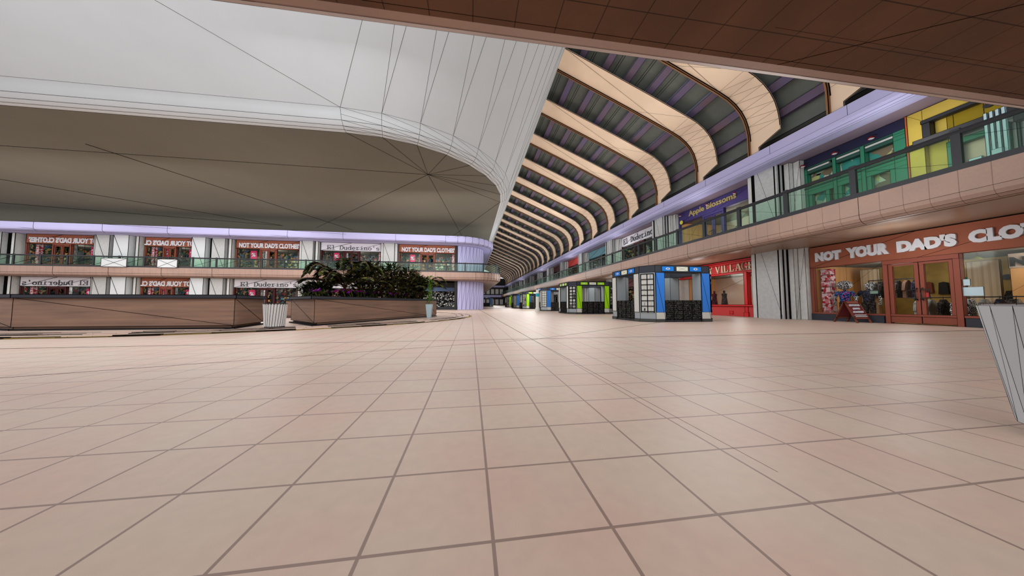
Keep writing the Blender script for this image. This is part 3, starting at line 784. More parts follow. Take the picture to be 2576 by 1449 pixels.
for i, x in enumerate((.5, 3.1, 5.2)):
    spot((WX-.05, 20.5-x, Z3-.35), R_, 'small red sign lamp over the indigo shop, '+('farthest of three', 'middle of three', 'nearest of three')[i], RS)

# --- mustard shop, with black canopy
ys_ = thing('shopfront', 'mustard upper shop with black canopy at the right edge of the gallery', 'shop', (WX, 8.36, ZT), R_)
mb = MB(); mb.box(0, -.02, 0, .05, .25, H, mat('orange_edge', (190, 96, 50), .6, .2), .012)
mb.build('corner_strip', ys_)
mb = MB(); mb.box(.05, 0, 0, .42, .3, H, YEL, .012); mb.box(.42, .2, 0, .86, .5, H, YEL, .012); mb.box(.43, -.02, H-.55, 5, .19, H-.01, YEL, .012)
mb.line((.05, 0, H), (.45, 0, H-.45), .01)
mb.build('mustard_wall', ys_)
mb = MB(); mb.box(.6, .2, 2.42, 5, .4, 2.98, YELD, .012)
for x in (1.0, 1.6, 2.2): mb.line((x, .19, 2.42), (x, .19, 2.98), .01)
mb.build('ochre_board', ys_)
lettering('. .,.', 1.6, 2.7, 2.6, 2.85, .17, BLK, ys_, .06, name='board_mark')
mb = MB()
mb.box(.42, -.55, 2.02, 5, -.42, 2.2, BLK, .012); mb.face([(.42, -.5, 2.02), (5, -.5, 2.02), (5, .3, 2.12), (.42, .3, 2.12)], DGREY)
mb.box(.0, -.1, 2.05, .42, 0, 2.26, BLK, .012); mb.box(.42, -.1, 2.9, 5, .1, 3.02, BLK, .012); mb.box(.42, -.05, 2.25, .6, .15, 3.0, BLK, .012)
mb.box(2.35, -.5, 1.72, 2.62, -.3, 2.1, BLK, .012); mb.box(.42, .1, 2.2, 5, .2, 2.42, BLK)
mb.build('canopy', ys_)
mb = MB(); mb.box(1.0, -.3, 2.0, 1.35, -.2, 2.015, SIGNW); o = mb.build('canopy_light', ys_)
mb = MB()
mb.box(.86, .1, 0, 1.0, .3, 1.95, GREENF, .01); mb.box(1.9, .1, 0, 2.05, .3, 1.95, GREENF, .01); mb.box(.86, .1, 1.8, 2.05, .3, 1.98, GREENF, .01)
mb.box(1.0, .12, 0, 1.12, .2, 1.8, GREEND, .01); mb.box(2.05, .2, 0, 2.3, .4, 1.95, PLAST, .02); mb.box(2.15, .15, 0, 2.2, .4, 1.95, GREEND, .02)
mb.build('door_frame', ys_)
mb = MB(); mb.face([(.9, .35, 0), (2.1, .35, 0), (2.1, .35, 2), (.9, .35, 2)], TAN)
for (x, z, a, b) in ((1.2, .9, .25, .3), (1.55, 1.15, .3, .3), (1.6, .55, .28, .35), (1.7, 1.5, .1, .3)): mb.box(x, .28, z, x+a, .33, z+b, VASE, .01)
mb.build('posters', ys_)
mb = MB(); mb.face([(2.3, .3, 0), (5, .3, 0), (5, .3, 2.0), (2.3, .3, 2.0)], mat('painted_mural', (196, 206, 160), .6, .2, 0, 1.0, rgb2=(110, 160, 130)))
mb.build('mural', ys_)
mb = MB(); mb.box(2.3, .0, 1.95, 5, .3, 2.42, BRICK, .012); mb.build('brick_panel', ys_)
fx = thing('hanging_fixture', 'pale blue tubular fixture hanging behind the rail at the right edge', 'fixture', (15.6, 6.1, ZT), R_)
mb = MB()
for k in range(4): mb.box(-.2+k*.1, 0, .75, -.14+k*.1, .06, 2.1, VASE, .01)
mb.build('tube', fx)
mb = MB(); mb.box(-.32, -.03, .45, .3, .1, .72, VASE, .01); mb.box(-.1, -.05, .3, .08, .1, .9, VASE, .01); mb.build('bracket', fx)

# --- left facade shops : (x0, x1, text, mirror, board, letter, frame)
def lshop(x0, x1, z0, H, text, mir, label, kind, tx=(.05, .95)):
    bd, fr, tm = (BROWNSIGN, BROWNFR, LETW) if kind == 'b' else (SIGNW, MAROON, LETD)
    return shop((x0, 36, z0), 0, x1-x0, H, .045, label, bd, fr, text, tm, mirror=mir, bold=.045 if kind == 'b' else .004, spacing=1.0 if kind == 'b' else 1.28,
                back=(GOODS[0] if kind == 'b' else GOODS[2]), simple=True, riser=None, tx=tx, tz=(.1, .68) if kind == 'b' else (.16, .66), th=.98)
HU = Z3-ZT-.02; HL = Z1-.02
U = [(-45.5, -39.33, "OT YOUR DAD'S CLOTHES'", True, 'upper clothes shop with reversed sign at the far left of the facade', 'b', (.04, 1.0)),
     (-35.06, -30.35, "OT YOUR DAD'S CL", True, 'upper clothes shop with cropped reversed sign between two white panels', 'b', (.0, 1.0)),
     (-26.3, -19.68, NY, False, 'upper clothes shop with readable sign, left of the typewriter-lettered one', 'b', (.05, .99)),
     (-17.45, -10.7, ED, False, 'upper white-boarded shop with typewriter lettering on the left facade', 'w', (.1, .97)),
     (-8.7, -1.9, NY, False, 'upper clothes shop beside the lavender drum', 'b', (.05, .98))]
Lw = [(-45.68, -39.44, ED, True, 'ground floor white-boarded shop with reversed lettering at the far left', 'w', (.02, .93)),
      (-35.16, -30.44, "OT YOUR DAD'S CL", True, 'ground floor clothes shop with cropped reversed sign between two white panels', 'b', (.0, 1.0)),
      (-26.29, -19.7, ED, False, 'ground floor white-boarded shop with readable lettering above the fluted bin', 'w', (.1, .98)),
      (-17.45, -10.7, None, False, 'ground floor shop behind the palm in the planter', 'w', (.1, .9))]
for s in U: lshop(s[0], s[1], ZT, HU, s[2], s[3], s[4], s[5], s[6])
for s in Lw: lshop(s[0], s[1], 0, HL, s[2], s[3], s[4], s[5], s[6])
near_w = ['far left shop', 'shop with the cropped sign', 'readable clothes shop', 'white-boarded shop', 'shop beside the lavender drum']
for (lv, z, arr) in (('upper', ZT, U), ('ground floor', 0, Lw)):
    for i, s in enumerate(arr):
        w_ = s[1]-s[0]
        shelf_unit((s[0]+.5, 37.6, z+.02), 0, w_*.36, 1.9, 'left goods shelf in the %s %s' % (lv, near_w[i]), [GOODS[i % 4], GOODS[(i+1) % 4], OAK], .03, 'shelves in the far shops')
        shelf_unit((s[0]+w_*.55, 37.9, z+.02), 0, w_*.4, 1.6, 'right goods shelf in the %s %s' % (lv, near_w[i]), [GOODS[(i+2) % 4], GOODS[1], CREAMP], .03, 'shelves in the far shops')
        bx = s[0]+w_*(.22 if not s[3] else .86)
        banner((bx, 36.6, z+1.35), 0, 'pink percent-sign banner in the window of the %s %s' % (lv, near_w[i]))
        if i == 1: banner((s[0]+w_*.32, 36.6, z+1.35), 0, 'second pink banner, left side of the %s shop with the cropped sign' % lv)
        pt = MB(); pt.box(0, 0, 0, .35, .35, 2.55, SKIN, .03); o = pt.build('patterned_post', loc=(s[0]+w_*(.33 if not s[3] else .47), 36.7, z+.02)); tag(o, 'speckled patterned post in the %s %s' % (lv, near_w[i]), 'post', 'patterned posts')
        pt = MB(); pt.box(0, 0, 0, .3, .3, 2.55, PLAID, .03); o = pt.build('plaid_post', loc=(s[0]+(w_*.04 if s[3] else w_*.93), 36.5, z+.02)); tag(o, 'red and white plaid post in the %s %s' % (lv, near_w[i]), 'post', 'plaid posts')
# facade piers on the left
def pier(x0, x1, y, z0, z1, m, lab, cat='pillar', grp=None):
    t = thing('wall_pier', lab, cat, (x0, y, z0), 0, grp)
    mb = MB(); mb.box(0, 0, 0, x1-x0, 1.2, z1-z0, m, .04); mb.line((0, -.01, z1-z0), (x1-x0, -.01, 0), .035)
    mb.build('pier_face', t)
def gap(x, y, z0, z1, w):
    return (x, y, z0, z1, w)
for lv, z0, z1 in (('upper', ZT, Z3), ('ground floor', 0, Z1)):
    for x0, x1, lab in ((-39.0, -37.75, 'grey %s pier right of the far left shop'), (-28.3, -27.0, 'grey %s pier left of the readable clothes shops'), (-19.25, -18.05, 'grey %s pier right of the readable sign, third bay'),
                        (-10.35, -9.1, 'grey %s pier right of the typewriter-lettered shop'), (-49.6, -46.9, 'grey %s pier at the left edge of the picture')):
        if lv == 'ground floor' and x0 == -10.35: continue
        pier(x0, x1, 35.5, z0, z1, CONC, lab % lv, grp='grey facade piers')
    pier(-37.2, -35.85, 35.3, z0, z1, WHITE, 'bright white %s panel left of the cropped sign' % lv, 'panel', 'white facade panels')  # white stands in for walls that look brighter by their facing
    pier(-30.05, -28.75, 35.3, z0, z1, WHITE, 'bright white %s panel right of the cropped sign' % lv, 'panel', 'white facade panels')
    mb = MB()
    for x in (-46.2, -39.2, -35.45, -30.2, -26.65, -19.45, -17.75, -10.55, -8.95):
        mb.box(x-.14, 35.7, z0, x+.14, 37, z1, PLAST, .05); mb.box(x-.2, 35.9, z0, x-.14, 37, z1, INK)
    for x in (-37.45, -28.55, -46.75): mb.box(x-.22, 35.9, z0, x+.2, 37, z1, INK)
    mb.box(-60, 36.0, z0, -49.6, 36.3, z1, CONC)
    struct(mb.build('wall_left.001' if lv == 'upper' else 'wall_left.002'))
for x0, x1, lab in ((-37.3, -35.1, 'left'), (-32.4, -30.6, 'right')):
    mb = MB(); mb.box(0, -.03, 0, x1-x0, .03, .88, WHITE, .04); mb.line((0, -.04, 0), (x1-x0, -.04, .88), .03); mb.line((0, -.04, .88), (x1-x0, -.04, 0), .03)
    tag(mb.build('white_board', loc=(x0, 34.54, ZT+.01)), 'blank white board on the upper left railing, the %s one of two' % lab, 'board', 'railing boards')
# dark cafe front beside the ground floor drum
cf = thing('cafe_front', 'dark glazed cafe front left of the ground floor lavender drum', 'shop', (-9.3, 37.5, 0), 0)
mb = MB(); mb.box(0, 0, 0, 7.4, .2, .35, BLK); 
for x in (0, 2.1, 4.2, 7.2): mb.box(x, -.02, 0, x+.22, .2, 3.0, BLK)
mb.box(0, -.02, 2.9, 7.4, .2, 3.5, DGREY, .04); mb.build('dark_frame', cf)
mb = MB(); mb.box(0, .2, 2.35, 7.4, .3, 2.9, mat('slate_blue', (70, 88, 120), .6, .3), .03); mb.build('blue_transom', cf)
mb = MB(); mb.face([(0, 1.2, 0), (7.4, 1.2, 0), (7.4, 1.2, 2.9), (0, 1.2, 2.9)], GOODS[3]); mb.build('window_display', cf)
mb = MB(); mb.lathe([(.1, 0), (.16, .3), (.05, .55), (.05, .7)], (-4.4, 36.9, 0), mat('amber', (230, 160, 20), .5, .3), 10); tag(mb.build('amber_jug'), 'small amber jug-shaped stand in front of the dark cafe', 'jug')

# ------------------------------------------------------------------ kiosks
def kiosk_proto(name, label, loc, panel, screen, w):
    t = thing(name, label, 'kiosk', loc, 0, 'square market kiosks')
    # local: x 0..3.5 (chamfer .45), y 0..3.4
    A, B, c = 3.5, 3.3, .45
    oct_ = [(c, 0), (A-c, 0), (A, c), (A, B-c), (A-c, B), (c, B), (0, B-c), (0, c)]
    def inset(k): return [(A/2+(x-A/2)*k, B/2+(y-B/2)*k) for x, y in oct_]
    mb = MB(); n = 8; o1, i1 = oct_, inset(.78)
    vs = [(x, y, 2.14) for x, y in o1]+[(x, y, 2.44) for x, y in o1]+[(x, y, 2.14) for x, y in i1]+[(x, y, 2.44) for x, y in i1]
    fs = []
    for k in range(n):
        k2 = (k+1) % n
        fs += [(k, k2, n+k2, n+k), (2*n+k2, 2*n+k, 3*n+k, 3*n+k2), (k2, k, 2*n+k, 2*n+k2), (n+k, n+k2, 3*n+k2, 3*n+k)]
        mb.line(vs[k], vs[k2], w); mb.line(vs[n+k], vs[n+k2], w); mb.line(vs[k], vs[n+k], w)
    mb.add(vs, fs, NAVY); hd = mb.build('header_ring', t)
    def scr(p, u, s0, s1, m, nm, mark=False):   # panel on the side starting at p along unit u
        nx, ny = u[1], -u[0]
        q = []
        for s, z in ((s0, 2.19), (s1, 2.19), (s1, 2.40), (s0, 2.40)): q.append((p[0]+u[0]*s+nx*.012, p[1]+u[1]*s+ny*.012, z))
        b = MB(); q2 = [(a-nx*.03, bb-ny*.03, z) for a, bb, z in q]
        b.add(q+q2, [(0, 1, 2, 3), (7, 6, 5, 4), (0, 4, 5, 1), (1, 5, 6, 2), (2, 6, 7, 3), (3, 7, 4, 0)], m)
        if mark:
            mc = (s0+s1)/2; pts = []
            for k in range(12):
                a = 2*PI*k/12; ss = mc+.11*math.cos(a)*(1 if abs(math.cos(a)) > .9 else .85); zz = 2.295+.055*math.sin(a)
                pts.append((p[0]+u[0]*ss+nx*.018, p[1]+u[1]*ss+ny*.018, zz))
            b.face(pts, LETW)
            pts2 = []
            for k in range(10):
                a = 2*PI*k/10; ss = mc+.035*math.cos(a); zz = 2.295+.035*math.sin(a)
                pts2.append((p[0]+u[0]*ss+nx*.022, p[1]+u[1]*ss+ny*.022, zz))
            b.face(pts2, BLUEP if screen is BLUEL else screen)
        else:
            b.line(q[0], q[2], .008); b.line(q[1], q[3], .008)
        for a_, b_ in ((0, 1), (1, 2), (2, 3), (3, 0)): b.line(q[a_], q[b_], w)
        o = b.build(nm, hd)
        return o
    for p, u, S in (((c, 0), (1, 0), A-2*c), ((A, c), (0, 1), B-2*c), ((A-c, B), (-1, 0), A-2*c), ((0, B-c), (0, -1), B-2*c)):
        scr(p, u, S*.12, S*.34, screen, 'logo_screen', True); scr(p, u, S*.63, S*.85, screen, 'logo_screen', True); scr(p, u, S*.385, S*.60, CREAMP, 'cream_panel')
    # four corner towers
    tw = .62
    for sx, sy in ((0, 0), (1, 0), (1, 1), (0, 1)):
        X = lambda v: A-v if sx else v
        Y = lambda v: B-v if sy else v
        poly = [(X(c), Y(0)), (X(c+.42), Y(0)), (X(c+.42), Y(.5)), (X(.5), Y(c+.42)), (X(0), Y(c+.42)), (X(0), Y(c))]
        if sx != sy: poly = poly[::-1]
        mb = MB(); mb.prism(poly, .12, 2.14, KG, w); 
        mb.prism([(A/2+(x-A/2)*1.02, B/2+(y-B/2)*1.02) for x, y in poly], 0, .13, KD, w*.6)
        to = mb.build('corner_tower', t)
        # coloured face on the front or back side
        yy = Y(0)-(.015 if not sy else -.015)
        mb = MB(); xa, xb = sorted((X(c+.01), X(c+.41)))
        mb.box(xa, yy-.01, .42, xb, yy+.01, 2.12, panel, w*.8); mb.line((xa, yy-.012, 2.12), (xb, yy-.012, .14), w*.8); o = mb.build('colour_panel', to)
        mb = MB(); mb.box(xa, yy-.01, .13, xb, yy+.01, .42, WPAN); mb.build('white_panel', to)
        xx = X(0)-(.012 if not sx else -.012)
        mb = MB(); ya, yb = sorted((Y(c+.02), Y(c+.4))); mb.box(xx-.01, ya, .42, xx+.01, yb, 2.12, WPAN, w); mb.line((xx, ya, 2.1), (xx, yb, .42), w); mb.build('white_panel', to)
        # chamfer display: grid of pockets
        p0 = Vector((X(c), Y(0))); p1 = Vector((X(0), Y(c))); nn = Vector((p0.x-p1.x, p0.y-p1.y)).orthogonal().normalized()
        ctr = Vector((A/2, B/2)); mid = (p0+p1)/2
        if (mid-ctr).dot(nn) < 0: nn = -nn
        mb = MB()
        def P(s, z, d=.02): q = p0.lerp(p1, s)+nn*d; return (q.x, q.y, z)
        mb.face([P(.1, .45), P(.9, .45), P(.9, 2.08), P(.1, 2.08)] if sx == sy else [P(.9, .45), P(.1, .45), P(.1, 2.08), P(.9, 2.08)], WPAN)
        for k in range(8): z = .45+k*.232; mb.line(P(.08, z, .03), P(.92, z, .03), w*2.4)
        for s in (.1, .5, .9): mb.line(P(s, .4, .03), P(s, 2.08, .03), w*2.2)
        for k in range(7):
            for s in (.3, .7):
                z = .45+k*.232+.04; q = p0.lerp(p1, s)+nn*.03
                if (k+sx) % 3 != 2: mb.line((q.x, q.y, z), (q.x+.01, q.y, z+random.uniform(.1, .17)), w*random.uniform(1.5, 4), random.choice([KG, DGREY, WPAN]))
        mb.build('pocket_display', to)
    # gridded counters
    def counter(x0, y0, x1, y1, nm='counter'):
        d = Vector((x1-x0, y1-y0)); Lc = d.length; d.normalize(); nn = Vector((d.y, -d.x))
        b = MB(); q0 = Vector((x0, y0)); q1 = Vector((x1, y1)); i0 = q0-nn*.4; i1 = q1-nn*.4
        b.hexa([(*q0, .0), (*q1, .0), (*i1, .0), (*i0, .0), (*q0, .93), (*q1, .93), (*i1, .93), (*i0, .93)], CG, w)
        for k in range(9): z = .14+k*.09; a = q0+nn*.012; e = q1+nn*.012; b.line((*a, z), (*e, z), w*.9)
        m_ = 4
        for k in range(m_+1): a = q0.lerp(q1, k/m_)+nn*.014; b.line((*a, .0), (*a, .93), w*(1.8 if k % 2 == 0 else 1.2))
        e0, e1 = q0+nn*.01, q1+nn*.01; j0, j1 = e0-nn*.03, e1-nn*.03
        o = b.build(nm, t)
        b = MB(); b.hexa([(*(q0+nn*.02), .0), (*(q1+nn*.02), .0), (*(q1-nn*.3), .0), (*(q0-nn*.3), .0), (*(q0+nn*.02), .1), (*(q1+nn*.02), .1), (*(q1-nn*.3), .1), (*(q0-nn*.3), .1)], BLK, w); b.build('kick_board', o)
    s_ = .04
    counter(c+.43, s_, A-c-.43, s_); counter(A-s_, c+.43, A-s_, B-c-.43); counter(A-c-.43, B-s_, c+.43, B-s_); counter(s_, B-c-.43, s_, c+.43)
    return t
CG = speckle_mat('black_wire_grid', [(66, 66, 62), (88, 88, 84), (44, 44, 42)], 34, .4)
kb = kiosk_proto('kiosk', 'blue and navy kiosk with oval emblems, nearest of the row', (7.36, 11.13, 0), BLUEP, BLUEL, .016)
kg = kiosk_proto('kiosk', 'lime green kiosk behind the nearest blue one', (7.36, 20.3, 0), GREENP, GREENP, .03)
dup(kb, (7.36, 28.6, 0), label='blue kiosk directly beyond the first lime green one')
dup(kg, (7.36, 39.6, 0), label='second lime green kiosk, beyond two blue ones')
dup(kb, (7.36, 48.2, 0), label='blue kiosk beyond the second lime green one')
dup(kg, (7.36, 58, 0), label='lime green kiosk, small, far down the corridor')
dup(kb, (2.4, 75, 0), label='distant blue kiosk just right of the lavender drum')
mb = MB(); mb.lathe([(.22, 0), (.22, .35), (.17, .4), (.17, 1.7)], (0, 0, 0), WPAN, 12); mb.lathe([(.18, 1.45), (.18, 1.75)], (0, 0, 0), mat('teal_band', (40, 150, 170), .5, .3), 12); mb.lathe([(.17, 1.75), (.12, 2.1)], (0, 0, 0), WPAN, 12)
tag(mb.build('totem', loc=(6.3, 26.5, 0)), 'white cylindrical totem with teal band between kiosks', 'totem')
# something hanging on kiosk interiors: pink-blue cube lattice of goods
t = thing('display_rack', 'pink and blue goods rack inside the nearest blue kiosk', 'rack', (8.5, 13.2, 0), 0)
mb = MB()
for i in range(4):
    for j_ in range(5): mb.box(i*.26, 0, .7+j_*.27, i*.26+.2, .2, .9+j_*.27, [VASE, DGREY, mat('dusty_pink', (176, 120, 140), .6, .2), BLK][(i*2+j_) % 4], .02)
mb.build('boxes', t)
mb = MB(); mb.box(-.05, .2, 0, 1.0, .26, 2.1, BLK); mb.build('rack_back', t)

# ------------------------------------------------------------------ inside the near clothes shop
def mannequin(loc, rz, label, shirt, afro=True):
    t = thing('mannequin', label, 'mannequin', loc, rz, 'mannequins in the near window')
    mb = MB()
    for s in (-1, 1): mb.tube([(s*.1, 0, .02), (s*.1, .01, .25), (s*.1, 0, .5), (s*.08, 0, .82)], [.075, .08, .095, .12], TROUS, 8)
    mb.tube([(0, 0, .74), (0, 0, .9)], [.17, .17], TROUS, 10); mb.build('trousers', t)
    mb = MB(); mb.tube([(0, 0, .84), (0, 0, 1.0), (0, 0, 1.2), (0, 0, 1.32), (0, 0, 1.37)], [.165, .17, .2, .19, .07], shirt, 12)
    for s in (-1, 1): mb.tube([(s*.15, 0, 1.31), (s*.25, 0, 1.24), (s*.29, 0, 1.1)], [.075, .075, .07], shirt, 8)
    mb.build('t_shirt', t)
    mb = MB()
    for s in (-1, 1):
        mb.tube([(s*.28, 0, 1.14), (s*.33, -.02, .98), (s*.33, -.08, .8)], [.045, .04, .03], SKIN, 7)
        for f in range(4): mb.tube([(s*.33+(f-1.5)*.018, -.08, .8), (s*.33+(f-1.5)*.02, -.11, .73-.01*(f % 2))], .009, SKIN, 5)
        mb.tube([(s*.30, -.09, .8), (s*.28, -.12, .76)], .01, SKIN, 5)
    mb.tube([(0, 0, 1.36), (0, 0, 1.45)], .05, SKIN, 8)
    mb.lathe([(.03, -.13), (.075, -.09), (.1, 0), (.09, .08), (.04, .13)], (0, 0, 1.55), SKIN, 12); mb.tube([(0, -.09, 1.55), (0, -.125, 1.53)], .016, SKIN, 5)
    mb.build('body', t)
    if afro:
        mb = MB()
        mb.lathe([(.05, -.2), (.2, -.13), (.27, 0), (.22, .15), (.06, .22)], (0, .03, 1.62), SKIN, 14); mb.build('curly_wig', t)
    return t
mannequin((17.35, 10.95, 0.02), -1.2, 'mannequin with bushy patterned wig and blue-pink t-shirt in the near window', SHIRTB, True)
mannequin((17.35, 10.15, 0.02), -1.2, 'mannequin in navy t-shirt in the near shop window', SHIRTN, False)
mb = MB()
for k in range(8): mb.box(0, 0, k*.29, .34, .34, k*.29+.27, PLAID, .01)
tag(mb.build('plaid_post', loc=(17.0, 11.25, .15)), 'red and white plaid post in the near window, left of the mannequins', 'post')
def garment(loc, rz, m, label, L=.75):
    t = thing('hanging_jacket', label, 'garment', loc, rz, 'jackets on the near shop racks')
    mb = MB(); w_ = .24
    mb.add([(-w_, -.04, -.12), (-.06, -.05, 0), (.06, -.05, 0), (w_, -.04, -.12), (w_+.02, -.05, -L), (-w_-.02, -.05, -L),
            (-w_, .04, -.12), (-.06, .05, 0), (.06, .05, 0), (w_, .04, -.12), (w_+.02, .05, -L), (-w_-.02, .05, -L)],
           [(0, 1, 2, 3, 4, 5), (11, 10, 9, 8, 7, 6), (0, 6, 7, 1), (1, 7, 8, 2), (2, 8, 9, 3), (3, 9, 10, 4), (4, 10, 11, 5), (5, 11, 6, 0)], m)
    for s in (-1, 1): mb.tube([(s*w_*.95, 0, -.14), (s*(w_+.09), 0, -.45)], [.06, .045], m, 6)
    mb.build('jacket', t)
    mb = MB(); mb.tube([(0, 0, 0), (0, 0, .05), (.025, 0, .08), (0, 0, .1)], .008, BLK, 4); mb.build('hanger', t)
    return t
def rack(loc, rz, L, H, label):
    t = thing('clothes_rack', label, 'clothes rack', loc, rz)
    mb = MB(); mb.tube([(0, 0, H), (L, 0, H)], .02, BLK); mb.build('rail', t)
    for x in (0, L):
        mb = MB(); mb.tube([(x, 0, 0), (x, 0, H)], .02, BLK); mb.tube([(x, -.2, .02), (x, .2, .02)], .02, BLK); mb.build('upright', t)
rack((18.7, 10.9, 0.02), R_, 1.6, 1.85, 'tall black clothes rack behind the mannequins')
for k in range(6): garment((18.7, 10.75-k*.26, 1.8), 0.15, [SKIN, TROUS, DENIM, TROUS, BRICK, SHIRTN][k], ['black and white patterned', 'charcoal', 'pale streaked', 'dark grey', 'brown', 'navy'][k]+' jacket on the tall rack behind the mannequins')
rack((17.6, 8.95, 0.02), R_, 2.6, 1.0, 'low black clothes rack behind the shop doors')
for k in range(9): garment((17.6, 8.85-k*.29, .95), .1, [DENIM, DENIM, TROUS, SKIN, SKIN, DENIM, SHIRTN, DENIM, SKIN][k], 'jacket on the low rack behind the doors, '+['first', 'second', 'third', 'fourth', 'fifth', 'sixth', 'seventh', 'eighth', 'ninth'][k]+' from the mannequins', .66)
rack((17.4, 6.9, 0.02), R_, 1.0, 1.0, 'low black clothes rack right of the shop doors')
for k in range(3): garment((17.4, 6.8-k*.3, .95), .1, TROUS, 'charcoal jacket on the rack right of the doors, '+['nearest the doors', 'in the middle', 'farthest from the doors'][k], .8)
# wall of hanging silhouettes on the ochre back wall
for k, (y, z, a, b, m) in enumerate([(9.9, 1.5, .12, .45, DGREY), (9.6, 1.45, .1, .5, TROUS), (9.35, 1.5, .12, .45, BROWNFR), (9.0, 1.45, .14, .5, DGREY), (8.5, 1.75, .3, .2, GREENF), (8.5, 1.35, .26, .35, TROUS),
                                     (7.7, 1.8, .16, .16, BLK), (7.35, 1.8, .18, .18, BLK), (7.0, 1.8, .16, .16, BLK), (6.7, 1.8, .14, .24, DGREY), (7.5, 1.1, .35, .35, TROUS), (6.9, 1.1, .3, .35, DGREY), (6.5, .8, .26, .6, BROWNFR)]):
    mb = MB(); P_ = [(0, -a, z-b/2), (0, a, z-b/2), (0, a*.8, z+b/2), (0, 0, z+b/2+.04), (0, -a*.8, z+b/2)]
    mb.add([(x, yy, zz) for x, yy, zz in P_]+[(x+.08, yy, zz) for x, yy, zz in P_], [(0, 1, 2, 3, 4), (9, 8, 7, 6, 5), (0, 5, 6, 1), (1, 6, 7, 2), (2, 7, 8, 3), (3, 8, 9, 4), (4, 9, 5, 0)], m)
    o = mb.build('hung_garment', loc=(20.35, y*1.16-.9, 0))
    tag(o, ['dark grey', 'charcoal', 'rust', 'dark', 'green', 'grey', 'black', 'black', 'black', 'dark grey', 'charcoal', 'dark grey', 'rust'][k]+' item hung on the ochre back wall, '+['first', 'second', 'third', 'fourth', 'fifth upper', 'fifth lower', 'small, seventh', 'small, eighth', 'small, ninth', 'tenth', 'lower, eleventh', 'lower, twelfth', 'low, last'][k]+' from the left', 'garment', 'items on the ochre wall')
# drapes, wooden panel, inner sign right of the doors
mb = MB(); mb.box(0, -.35, 0, .1, .35, 2.4, CORRUG, .012); tag(mb.build('striped_drape', loc=(19.3, 8.1, .02)), 'pale pleated drape right of the shop doors', 'drape')
mb = MB(); mb.box(0, -.3, 0, .1, .3, 2.4, CORRUG, .012); tag(mb.build('striped_drape', loc=(18.9, 11.0, .02)), 'pale pleated drape between the mannequins', 'drape')
inn = thing('inner_partition', 'wooden partition with dark inner sign right of the shop doors', 'partition', (18.3, 7.15, 0), R_)
mb = MB(); mb.box(0, 0, .3, .9, .1, 2.0, OAK, .01); mb.box(.9, 0, 1.75, 4, .1, 2.0, OAK, .01); 
for k in range(6): mb.line((.9+k*.4, -.01, 1.75), (.9+k*.4, -.01, 2.0), .01)
mb.build('wooden_boards', inn)
mb = MB(); mb.box(-.02, 0, 2.0, 4, .1, 2.5, TAN, .01); mb.build('sign_band', inn)
lettering('NOT YO', .02, 1.65, 2.06, 2.38, -.02, DGREY, inn, .05)
mb = MB(); mb.box(.9, .05, .3, 4, .12, 1.75, CORRUG); mb.build('pleated_curtain', inn)
for k, (y, z) in enumerate(((7.35, 2.32), (6.4, 2.36))):
    t = thing('ceiling_spot', 'small lime ceiling lamp above the inner sign, '+('farther' if k == 0 else 'nearer')+' of two', 'lamp', (17.3, y, z), 0)
    mb = MB(); mb.lathe([(.02, .1), (.1, .04), (.13, 0)], (0, 0, 0), mat('lime_shade', (190, 200, 70), .5, .3), 8); mb.build('lamp_shade', t)
    mb = MB(); mb.tube([(0, 0, .1), (0, 0, .25)], .01, BLK); mb.build('lamp_stem', t)
for k, (y, z, dz, dy, m, lab) in enumerate([(7.27, 1.05, .3, .28, VASE, 'pale blue poster on the glass right of the doors'), (7.3, 1.4, .22, .07, VASE, 'narrow pale blue poster above the square one'),
                                            (8.25, 1.0, .2, .13, REDS, 'small red poster on the right door'), (9.55, 1.2, .12, .12, mat('mint', (120, 150, 136), .6, .2), 'mint green card in the left window')]):
    mb = MB(); mb.box(-.005, -dy, 0, .005, dy, dz, m, .008); tag(mb.build('poster', loc=(WX+.03, y-.0, z)), lab, 'poster')
# mannequins in the red shop
for k, (y, m, lab) in enumerate(((18.1, speckle_mat('red_black_dress', [(120, 20, 30), (60, 10, 20)], 30, .5), 'dark red patterned figure in the red shop window'), (17.3, TROUS, 'charcoal robed figure in the red shop window'))):
    t = thing('display_figure', lab, 'figure', (17.3, y, .7), 0)
    mb = MB(); mb.lathe([(.2, 0), (.17, .3), (.14, .55), (.17, .75), (.06, .82)], (0, 0, 0), m, 12); mb.build('robe', t)
    mb = MB(); mb.lathe([(.03, .8), (.07, .86), (.07, .95), (.02, 1.0)], (0, 0, 0), m, 10); mb.build('head', t)
mb = MB(); mb.box(0, 0, 0, 1.2, 4.2, .7, REDP, .015); tag(mb.build('display_plinth', loc=(16.95, 14.2, 0)), 'low red display plinth inside the red shop window', 'plinth')
for k in range(3):
    mb = MB(); mb.tube([(0, 0, 0), (0, 0, .12)], .012, BLK); mb.lathe([(.03, 0), (.08, -.07)], (0, 0, 0), BLK, 8)
    tag(mb.build('black_spotlight', loc=(17.3, 14.9+k*.95, 2.62)), 'black spotlight on the red shop ceiling, '+('nearest of three', 'middle of three', 'farthest of three')[k], 'spotlight', 'red shop spotlights')
